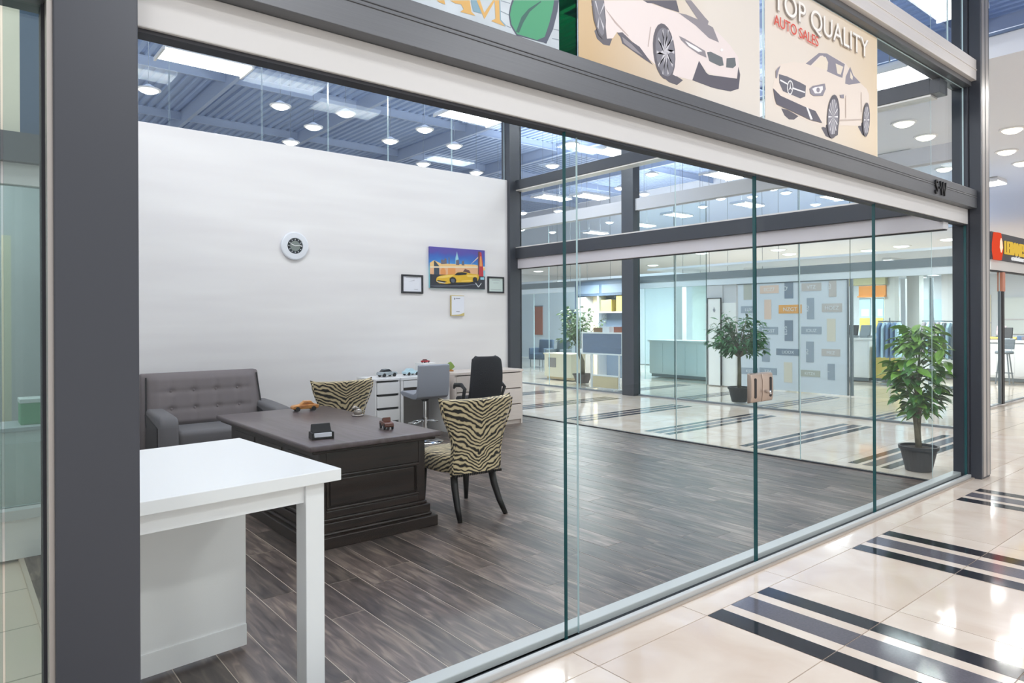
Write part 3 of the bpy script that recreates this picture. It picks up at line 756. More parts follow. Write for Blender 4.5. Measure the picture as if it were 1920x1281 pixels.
for sx in (-1, 1):
    xa, xb = (0.47, 0.645) if sx > 0 else (-0.62, -0.455)
    pr_ = [(-0.62, 0.06), (-0.64, 0.30), (-0.62, 0.545), (-0.57, 0.598), (-0.1, 0.625), (0.2, 0.63), (0.22, 0.06)]
    ar = MB().prism(pr_, 'x', xa, xb).build('arm', M['sofa_seat'], s, bevel=0.035, seg=4)
    pin = [(-0.52, 0.10), (-0.52, 0.49), (-0.08, 0.565), (0.10, 0.565), (0.12, 0.10)]
    for xq in (xa - 0.004, xb - 0.002):
        MB().prism(pin, 'x', xq - .003, xq + 0.009).build('side_panel', M['leather'], ar)
    MB().tube([(xa - .003, y, z) for y, z in pin[:4]], .006, 6).build('piping', M['piping'], ar)
for fx in (-0.55, 0.57):
    for fy in (-0.55, 0.15):
        MB().lathe([(0.022, 0), (0.03, 0.10)], fx, fy, 10).build('foot', M['ebony'], s)

# ---- white drawer unit and white desk along the back wall
u = thing('drawer_unit', 'narrow white four-drawer unit left of the white desk', 'cabinet', (4.27, 7.88, 0))
b = MB()
b.box(-0.175, -0.155, -0.24, 0.25, 0.03, 0.745).box(0.155, 0.175, -0.24, 0.25, 0.03, 0.745).box(-0.155, 0.155, 0.22, 0.25, 0.03, 0.745).box(-0.155, 0.155, -0.24, 0.22, 0.03, 0.06)
b.build('carcass', M['white'], u)
bx('unit_top', (-0.175, 0.175, -0.25, 0.25, 0.745, 0.77), M['white'], u, 0.003)
for k in range(4):
    z0 = 0.075 + k * 0.168
    dr = bx('drawer', (-0.150, 0.150, -0.252, 0.15, z0, z0 + 0.142), M['white'], u, 0.002)
    if k < 3:
        bx('handle_slot', (-0.135, 0.135, -0.254, -0.18, z0 + 0.142, z0 + 0.168), M['black'], dr)
for fx in (-.15, .15):
    for fy in (-.2, .2):
        MB().lathe([(0.02, 0), (0.02, 0.03)], fx, fy, 10).build('caster', M['black'], u)
w_ = thing('writing_desk', 'white writing desk with open knee space behind the blue grey stool', 'desk', (4.83, 7.88, 0))
bx('desk_top', (-0.37, 0.37, -0.25, 0.25, 0.735, 0.77), M['white'], w_, 0.003)
bx('side_panel', (-0.37, -0.335, -0.245, 0.25, 0, 0.735), M['white'], w_, 0.002)
bx('side_panel', (0.335, 0.37, -0.245, 0.25, 0, 0.735), M['white'], w_, 0.002)
bx('drawer', (-0.33, 0.33, -0.247, 0.2, 0.64, 0.728), M['white'], w_, 0.002)
bx('back_panel', (-0.335, 0.335, 0.22, 0.25, 0.10, 0.735), M['shadow_grey'], w_)  # grey colour stands in for the shade in the knee space
# ---- birch chest of drawers
ch = thing('chest_of_drawers', 'wide pale birch chest with six drawers in the far corner', 'chest', (5.885, 7.88, 0))
b = MB()
b.box(-0.595, -0.565, -0.235, 0.25, 0, 0.75).box(0.565, 0.595, -0.235, 0.25, 0, 0.75).box(-0.565, 0.565, 0.22, 0.25, 0, 0.75).box(-0.565, 0.565, -0.215, 0.2, 0, 0.055).box(-0.008, 0.008, -0.225, 0.2, 0.05, 0.75)
b.build('carcass', M['birch'], ch)
bx('chest_top', (-0.6, 0.6, -0.25, 0.25, 0.75, 0.785), M['birch'], ch, 0.003)
for sx in (-1, 1):
    for k in range(3):
        z0 = 0.062 + k * 0.229
        xa, xb = (0.006, 0.563) if sx > 0 else (-0.563, -0.006)
        bx('drawer', (xa, xb, -0.243, 0.15, z0, z0 + 0.216), M['birch'], ch, 0.004)
        
# ---- blue grey swivel stool
st = thing('swivel_stool', 'blue grey padded swivel stool on a chrome column', 'stool', (4.575, 7.26, 0), math.radians(-3))
prof = [(0.22, 0.585), (0.24, 0.60), (0.20, 0.625), (-0.10, 0.605), (-0.165, 0.63), (-0.195, 0.72), (-0.21, 0.955), (-0.225, 0.965), (-0.243, 0.95), (-0.235, 0.70), (-0.21, 0.575), (-0.16, 0.545), (-0.08, 0.54), (0.18, 0.565)]
seat_ = MB().prism(prof, 'x', -0.215, 0.215).build('seat_shell', M['greyleather'], st, bevel=0.022, seg=4)
MB().tube([(0, 0, 0.02), (0, 0, 0.30)], 0.03, 14).tube([(0, 0, 0.3), (0, 0, 0.54)], 0.018, 12).build('column', M['chrome'], st, smooth=False)
MB().lathe([(0.23, 0.0), (0.228, 0.012), (0.15, 0.03), (0.05, 0.045), (0.03, 0.08)], n=32).build('base_disc', M['chrome'], st, smooth=True)
MB().tube([(0.03, 0, 0.26), (0.17, -0.02, 0.24), (0.2, 0.12, 0.235), (0.0, 0.2, 0.235), (-0.17, 0.1, 0.235), (-0.16, -0.03, 0.24), (-0.03, 0, 0.26)], 0.011, 8).build('footrest', M['chrome'], st, smooth=True)
MB().lathe([(0.06, 0.53), (0.035, 0.50)], n=14).build('swivel_plate', M['black'], st)

# ---- black office chair
oc = thing('office_chair', 'black high-back office chair with armrests facing the birch chest', 'chair', (5.40, 7.22, 0), math.radians(-6))
def ocb(u, v):
    u_ = u * 2 - 1
    z = 0.50 + v * 0.53
    wv = 0.225 + 0.02 * math.sin(v * 2.6) - 0.035 * v - 0.05 * max(0, (v - .9) / .1) ** 2
    return (u_ * wv, -0.19 - 0.05 * v + 0.05 * u_ * u_ - 0.03 * math.sin(v * PI), z)
bb = MB().grid(ocb, 13, 15)
n0 = len(bb.v)
bb.grid(lambda u, v: (lambda p: (p[0], p[1] + 0.05, p[2]))(ocb(u, v)), 13, 15)
for i in range(12):
    bb.f.append([i, n0 + i, n0 + i + 1, i + 1]); bb.mi.append(0)
    o_ = 14 * 13; bb.f.append([o_ + i, o_ + i + 1, n0 + o_ + i + 1, n0 + o_ + i]); bb.mi.append(0)
for j in range(14):
    bb.f.append([j * 13, (j + 1) * 13, n0 + (j + 1) * 13, n0 + j * 13]); bb.mi.append(0)
    bb.f.append([j * 13 + 12, n0 + j * 13 + 12, n0 + (j + 1) * 13 + 12, (j + 1) * 13 + 12]); bb.mi.append(0)
bb.build('backrest', M['blackmesh'], oc, smooth=True, bevel=0.012, seg=3)
bx('seat', (-0.24, 0.24, -0.22, 0.25, 0.42, 0.50), M['blackmesh'], oc, 0.035, 4)
for sx in (-1, 1):
    MB().tube([(sx * .22, -0.05, 0.44), (sx * .29, -0.06, 0.50), (sx * .30, -0.12, 0.62), (sx * .30, -0.03, 0.665), (sx * .295, 0.14, 0.655), (sx * .28, 0.2, 0.61)], [.022, .022, .024, .028, .028, .016], 8).build('armrest', M['black'], oc, smooth=True)
MB().tube([(0, 0, 0.10), (0, 0, 0.25)], 0.032, 12).tube([(0, 0, 0.25), (0, 0, 0.42)], 0.02, 12).build('gas_column', M['black'], oc)
for k in range(5):
    a = 2 * PI * k / 5 + .3
    ft = MB().tube([(0, 0, 0.12), (0.15 * math.cos(a), 0.15 * math.sin(a), 0.10), (0.29 * math.cos(a), 0.29 * math.sin(a), 0.075)], [.03, .024, .018], 8).build('base_arm', M['black'], oc, smooth=True)
    MB().tube([(0.29 * math.cos(a) - .02 * math.sin(a), 0.29 * math.sin(a) + .02 * math.cos(a), 0.03), (0.29 * math.cos(a) + .02 * math.sin(a), 0.29 * math.sin(a) - .02 * math.cos(a), 0.03)], 0.03, 12).build('caster', M['black'], ft)

# ---- toy cars
def toy_car(label, loc, rz, L, mb, mtop=None, cat='toy car', name='toy_car', open_top=False, group=None):
    t = thing(name, label, cat, loc, rz, group)
    h = L
    body = [(-0.5, .10), (-0.5, .19), (-0.46, .235), (-0.2, .25), (0.12, .25), (0.44, .215), (0.5, .16), (0.5, .09), (0.38, .08), (-0.4, .08)]
    MB().prism([(x * L, z * L) for x, z in body], 'y', -.2 * L, .2 * L).build('body', mb, t, bevel=.03 * L, seg=3)
    if open_top:
        MB().prism([(x * L, z * L) for x, z in [(0.02, .24), (0.10, .24), (0.02, .37), (-0.02, .37)]], 'y', -.17 * L, .17 * L).build('windscreen', mtop or mb, t, bevel=.008 * L)
        for sy in (-.09, .09):
            MB().prism([(x * L, z * L) for x, z in [(-0.22, .24), (-0.12, .24), (-0.15, .33), (-0.22, .33)]], 'y', (sy - .06) * L, (sy + .06) * L).build('car_seat', mtop or mb, t, bevel=.012 * L)
    else:
        MB().prism([(x * L, z * L) for x, z in [(-0.36, .24), (-0.22, .36), (0.02, .365), (0.2, .24)]], 'y', -.165 * L, .165 * L).build('cabin', mtop or M['glassy'], t, bevel=.02 * L, seg=3)
        MB().prism([(x * L, z * L) for x, z in [(-0.25, .35), (-0.22, .37), (0.02, .375), (0.05, .35)]], 'y', -.155 * L, .155 * L).build('roof', mb, t, bevel=.008 * L)
    for wx in (-.3, .3):
        for sy in (-1, 1):
            MB().tube([(wx * L, sy * .14 * L, .09 * L), (wx * L, sy * .215 * L, .09 * L)], .09 * L, 14).build('wheel', M['black'], t)
    return t
toy_car('varnished wooden toy car on the far left of the dark desk top', (2.50, 5.98, 0.69), math.radians(172), 0.235, M['wood_toy'], M['wood_toy'])
q_ = toy_car('dark brown open-top toy car near the right edge of the desk', (2.55, 4.58, 0.69), math.radians(-102), 0.155, M['brown_toy'], M['brown_toy'], open_top=True); q_.scale = (1, 1.1, 1.45)
toy_car('silver and black toy racing car on the white drawer unit', (4.42, 7.92, 0.77), math.radians(8), 0.27, M['silver_toy'])
toy_car('ice blue toy car on the white writing desk beside the stool', (4.78, 7.93, 0.77), math.radians(12), 0.24, M['ice'], M['ice'])
bxs = thing('paper_box', 'white box standing on the writing desk behind the stool', 'box', (5.04, 7.98, 0.77))
bx('carton', (-0.1, 0.1, -0.09, 0.09, 0, 0.135), M['white_mat'], bxs, 0.002)
bx('lid', (-0.103, 0.103, -0.093, 0.093, 0.135, 0.15), M['white_mat'], bxs, 0.002)
toy_car('tiny red toy car on the white box behind the stool', (5.04, 7.98, 0.92), math.radians(15), 0.13, M['red'], M['glassy'])
gt = thing('green_ornament', 'small green leaf-shaped ornament on the corner of the birch chest', 'ornament', (5.44, 7.95, 0.785))
MB().lathe([(0.035, 0), (0.04, 0.01), (0.015, 0.025)], n=14).build('stand', M['wood_toy'], gt, smooth=True)
MB().prism([(-0.01, .02), (-0.045, .05), (-0.03, .09), (-0.055, .115), (-0.005, .135), (0.03, .10), (0.06, .06), (0.02, .03)], 'y', -.012, .012).build('leaf_shape', M['toy_green'], gt, bevel=.006)
# card holder
cd = thing('card_holder', 'black business card holder with pale cards on the near desk corner', 'card holder', (2.0, 4.50, 0.69), math.radians(-10)); cd.scale = (1, 1, 1.35)
MB().prism([(-0.05, 0), (-0.05, 0.018), (-0.03, 0.02), (0.018, 0.075), (0.03, 0.07), (0.055, 0.0)], 'x', -0.065, 0.065).build('holder_body', M['black'], cd, bevel=.004)
MB().box(-0.075, -0.065, -0.055, 0.05, 0, 0.035).box(0.065, 0.075, -0.055, 0.05, 0, 0.035).build('side_cheek', M['black'], cd, bevel=.003)
bx('cards', (-0.058, 0.058, -0.053, -0.04, 0.012, 0.032), M['paper'], cd)
orn = thing('silver_ornament', 'small silver animal-like ornament on the right rear of the desk', 'ornament', (2.71, 5.36, 0.69), 0.3)
MB().lathe([(0.05, 0), (0.055, 0.006), (0.04, 0.012)], n=16).build('ornament_base', M['crystal'], orn, smooth=True)
MB().lathe([(0.03, 0.012), (0.038, 0.03), (0.028, 0.05), (0.02, 0.058)], n=12).build('ornament_body', M['crystal'], orn, smooth=True)
MB().tube([(0.01, 0, .05), (-.03, .01, .075), (-.055, .01, .06)], [.016, .014, .006], 8).build('ornament_head', M['crystal'], orn, smooth=True)

# ================================================================== THINGS ON THE WHITE WALL
WY = 8.30
ck = thing('wall_clock', 'round pale wall clock with a small dark dial on the white wall', 'clock', (3.345, WY, 2.42))
def ring(prof, n=40):
    b = MB(); b.lathe(prof, n=n)
    b.v = [(x, -z, y) for x, y, z in b.v]
    return b
ring([(0.172, 0.0), (0.175, 0.02), (0.172, 0.034), (0.160, 0.040), (0.10, 0.042), (0.095, 0.030), (0.09, 0.02)]).build('clock_ring', M['clockring'], ck, smooth=False)
dl = ring([(0.097, 0.030), (0.096, 0.034), (0.066, 0.034), (0.02, 0.034)]).build('dial', M['clockdial'], ck)
ring([(0.064, 0.034), (0.062, 0.037), (0.01, 0.037)]).build('dial_centre', M['clockmid'], dl)
for k in range(12):
    a = 2 * PI * k / 12
    MB().box(-.003, .003, -.038, -.034, .070, .088).build('hour_mark', M['clockring'], dl).matrix_local = Matrix.Rotation(a, 4, 'Y')
MB().prism([(-.06, .022), (-.06, .03), (0, .004), (0.0, -.004)], 'y', -.042, -.039).build('hour_hand', M['white'], dl)
MB().prism([(-.004, -.004), (.078, .008), (.078, .015), (0, .006)], 'y', -.045, -.042).build('minute_hand', M['white'], dl)

def framed(name, label, cat, x0, x1, z0, z1, bw_, paper, wm, fm):
    t = thing(name, label, cat, ((x0 + x1) / 2, WY, (z0 + z1) / 2))
    hx, hz = (x1 - x0) / 2, (z1 - z0) / 2
    b = MB()
    b.box(-hx, hx, -.025, 0, hz - bw_, hz).box(-hx, hx, -.025, 0, -hz, -hz + bw_).box(-hx, -hx + bw_, -.025, 0, -hz + bw_, hz - bw_).box(hx - bw_, hx, -.025, 0, -hz + bw_, hz - bw_)
    b.build('frame', fm, t, bevel=.003)
    p = bx('certificate', (-hx + bw_, hx - bw_, -.012, -.002, -hz + bw_, hz - bw_), paper, t)
    return t, p
t, p = framed('framed_certificate', 'black framed white certificate left of the car picture', 'certificate', 4.855, 5.20, 1.87, 2.13, .026, M['paper'], None, M['frame'])
MB().prism([(-.06, .03), (.03, .05), (.04, .058), (-.04, .036)], 'y', -.0135, -.012).box(-.10, .09, -.0135, -.012, .085, .09).box(.03, .09, -.0135, -.012, -.075, -.07).build('printed_lines', M['ink'], p)
t, p = framed('framed_certificate', 'black framed pale green certificate beside the corner post', 'certificate', 6.345, 6.66, 1.905, 2.155, .024, M['paper_green'], None, M['frame'])
MB().box(-.08, .08, -.0135, -.012, .07, .075).box(-.05, .05, -.0135, -.012, .03, .034).box(-.1, .1, -.0135, -.012, -.075, -.071).build('printed_lines', M['ink'], p)
aw = thing('award_plaque', 'small white award plaque with gold edge below the car picture', 'plaque', (5.785, WY, 1.705))
bx('plaque_board', (-.112, .112, -.03, 0, -.147, .147), M['paper'], aw, .003)
MB().box(-.117, -.112, -.031, 0, -.147, .147).prism([(-.112, -.147), (.112, -.147), (.112, -.10), (.04, -.125), (-.112, -.135)], 'y', -.032, -.03).box(-.112, .112, -.031, 0, .142, .15).build('gold_edge', M['gold'], aw)
MB().box(-.07, -.05, -.0315, -.03, .09, .115).box(-.04, .04, -.0315, -.03, .10, .112).box(-.03, .03, -.0315, -.03, -.09, -.08).build('printed_lines', M['ink'], aw)
# canvas print of a yellow sports car under a bridge
cv = thing('canvas_print', 'canvas print of yellow sports car before a bridge and skyline', 'picture', (5.79, WY, 2.248))
def skymat():
    mm, nt, b = newmat('printed_evening_sky')
    tc = N(nt, 'ShaderNodeTexCoord'); sep = N(nt, 'ShaderNodeSeparateXYZ'); nt.links.new(tc.outputs['Generated'], sep.inputs[0])
    nz = N(nt, 'ShaderNodeTexNoise'); nz.inputs['Scale'].default_value = 5; nt.links.new(tc.outputs['Generated'], nz.inputs[0])
    q = N(nt, 'ShaderNodeMath', operation='MULTIPLY_ADD'); q.inputs[1].default_value = .25; nt.links.new(nz.outputs[0], q.inputs[0]); nt.links.new(sep.outputs[2], q.inputs[2])
    r = N(nt, 'ShaderNodeValToRGB'); e = r.color_ramp.elements
    e[0].position = .55; e[0].color = lin('#8fd0dd'); e[1].position = 1.1; e[1].color = lin('#5a4fa8')
    k = e.new(.72); k.color = lin('#3f8fd6'); k = e.new(.92); k.color = lin('#3a5fb8')
    nt.links.new(q.outputs[0], r.inputs[0]); nt.links.new(r.outputs[0], b.inputs['Base Color']); b.inputs['Roughness'].default_value = .35
    return mm
bx('canvas', (-.487, .487, -.035, 0, -.293, .293), skymat(), cv)
inks = dict(road='#2c303c', road2='#5b6270', city='#6f6a76', dusk='#f2c987', sand='#e8b48a', arch='#e79a58', deckc='#f1dfc0', tower='#6d4a4a', red='#c23a44', yel='#e2b52c', yel2='#f4d26a', shade='#8a6a1c', dark='#1c1d24', win='#23262e', chrome='#cfd3d8', glow='#9fd4e4', pier='#3c4a5a')
keys = list(inks); pm = [mat('print_' + k, inks[k], .4) for k in keys]
art = [('dusk', [(-.487, -.01), (.487, -.01), (.487, .04), (.3, .07), (-.3, .06), (-.42, .10), (-.487, .06)]),
 ('city', [(-.30, .05), (-.30, .11), (-.27, .12), (-.25, .10), (-.235, .14), (-.205, .13), (-.2, .06)]), ('city', [(-.17, .06), (-.17, .155), (-.155, .16), (-.15, .06)]),
 ('glow', [(-.05, .06), (-.05, .15), (-.03, .21), (-.022, .25), (-.014, .21), (.005, .15), (.005, .06)]), ('city', [(-.04, .05), (-.04, .12), (.01, .13), (.02, .05)]), ('city', [(.06, .05), (.07, .11), (.1, .12), (.11, .05)]),
 ('sand', [(-.487, -.10), (.36, -.10), (.36, .03), (-.487, .0)]), ('pier', [(-.42, -.10), (-.33, -.10), (-.33, .02), (-.40, .09), (-.42, .09)]),
 ('arch', [(-.31, -.10), (-.22, -.10), (-.22, -.04), (-.25, -.005), (-.28, -.005), (-.31, -.04)]), ('arch', [(-.18, -.10), (-.05, -.10), (-.05, .0), (-.18, .0)]), ('tower', [(.07, -.06), (.12, .0), (.2, -.02), (.22, -.06)]),
 ('deckc', [(-.487, -.01), (.487, .03), (.487, .05), (-.487, .012)]), ('deckc', [(.20, .05), (.37, .18), (.38, .2), (.36, .19)]),
 ('tower', [(.355, -.12), (.40, -.12), (.40, .27), (.36, .27)]), ('red', [(.37, -.12), (.46, -.12), (.45, .10), (.42, .26), (.39, .26), (.38, .05)]), ('arch', [(.385, .05), (.44, .05), (.42, .2), (.395, .2)]),
 ('road', [(-.487, -.293), (.487, -.293), (.487, -.10), (-.487, -.10)]), ('road2', [(-.487, -.262), (0.0, -.245), (.3, -.215), (.33, -.225), (.05, -.258), (-.4, -.275)]),
 ('dark', [(-.40, -.215), (-.2, -.25), (.1, -.24), (.36, -.2), (.36, -.17), (-.38, -.18)]),
 ('yel', [(-.385, -.17), (-.37, -.14), (-.31, -.115), (-.18, -.095), (-.07, -.09), (-.02, -.055), (.07, -.045), (.17, -.055), (.26, -.07), (.365, -.075), (.375, -.12), (.35, -.17), (.2, -.195), (.05, -.20), (-.06, -.205), (-.2, -.23), (-.33, -.225), (-.38, -.20)]),
 ('yel2', [(-.35, -.135), (-.2, -.105), (-.08, -.098), (-.12, -.125), (-.27, -.15), (-.36, -.15)]), ('win', [(-.07, -.098), (-.02, -.06), (.07, -.052), (.16, -.062), (.14, -.085), (.0, -.10)]), ('yel2', [(.15, -.09), (.33, -.085), (.35, -.11), (.16, -.115)]),
 ('dark', [(-.37, -.195), (-.25, -.215), (-.2, -.20), (-.25, -.19), (-.36, -.18)]), ('chrome', [(-.38, -.205), (-.24, -.222), (-.22, -.215), (-.37, -.198)]),
 ('dark', [(-.155, -.15), (-.11, -.125), (-.06, -.135), (-.035, -.17), (-.05, -.215), (-.09, -.235), (-.13, -.225), (-.155, -.19)]), ('road2', [(-.13, -.16), (-.10, -.148), (-.07, -.16), (-.06, -.185), (-.08, -.21), (-.115, -.205), (-.13, -.18)]),
 ('dark', [(.26, -.13), (.30, -.11), (.34, -.13), (.345, -.17), (.32, -.2), (.28, -.2), (.26, -.17)]), ('yel2', [(.05, -.19), (.23, -.175), (.24, -.16), (.06, -.175)]),
 ('glow', [(.40, -.15), (.47, -.15), (.47, -.11), (.40, -.115)]),
 ('chrome', [(.30, -.20), (.315, -.20), (.365, -.25), (.41, -.20), (.425, -.20), (.37, -.265), (.355, -.265)])]
b = MB()
for i, (k, poly) in enumerate(art):
    y = -.0353 - i * .00012
    b.add([(x, y, z) for x, z in poly], [list(range(len(poly)))], keys.index(k))
b.build('printed_picture', pm, cv)

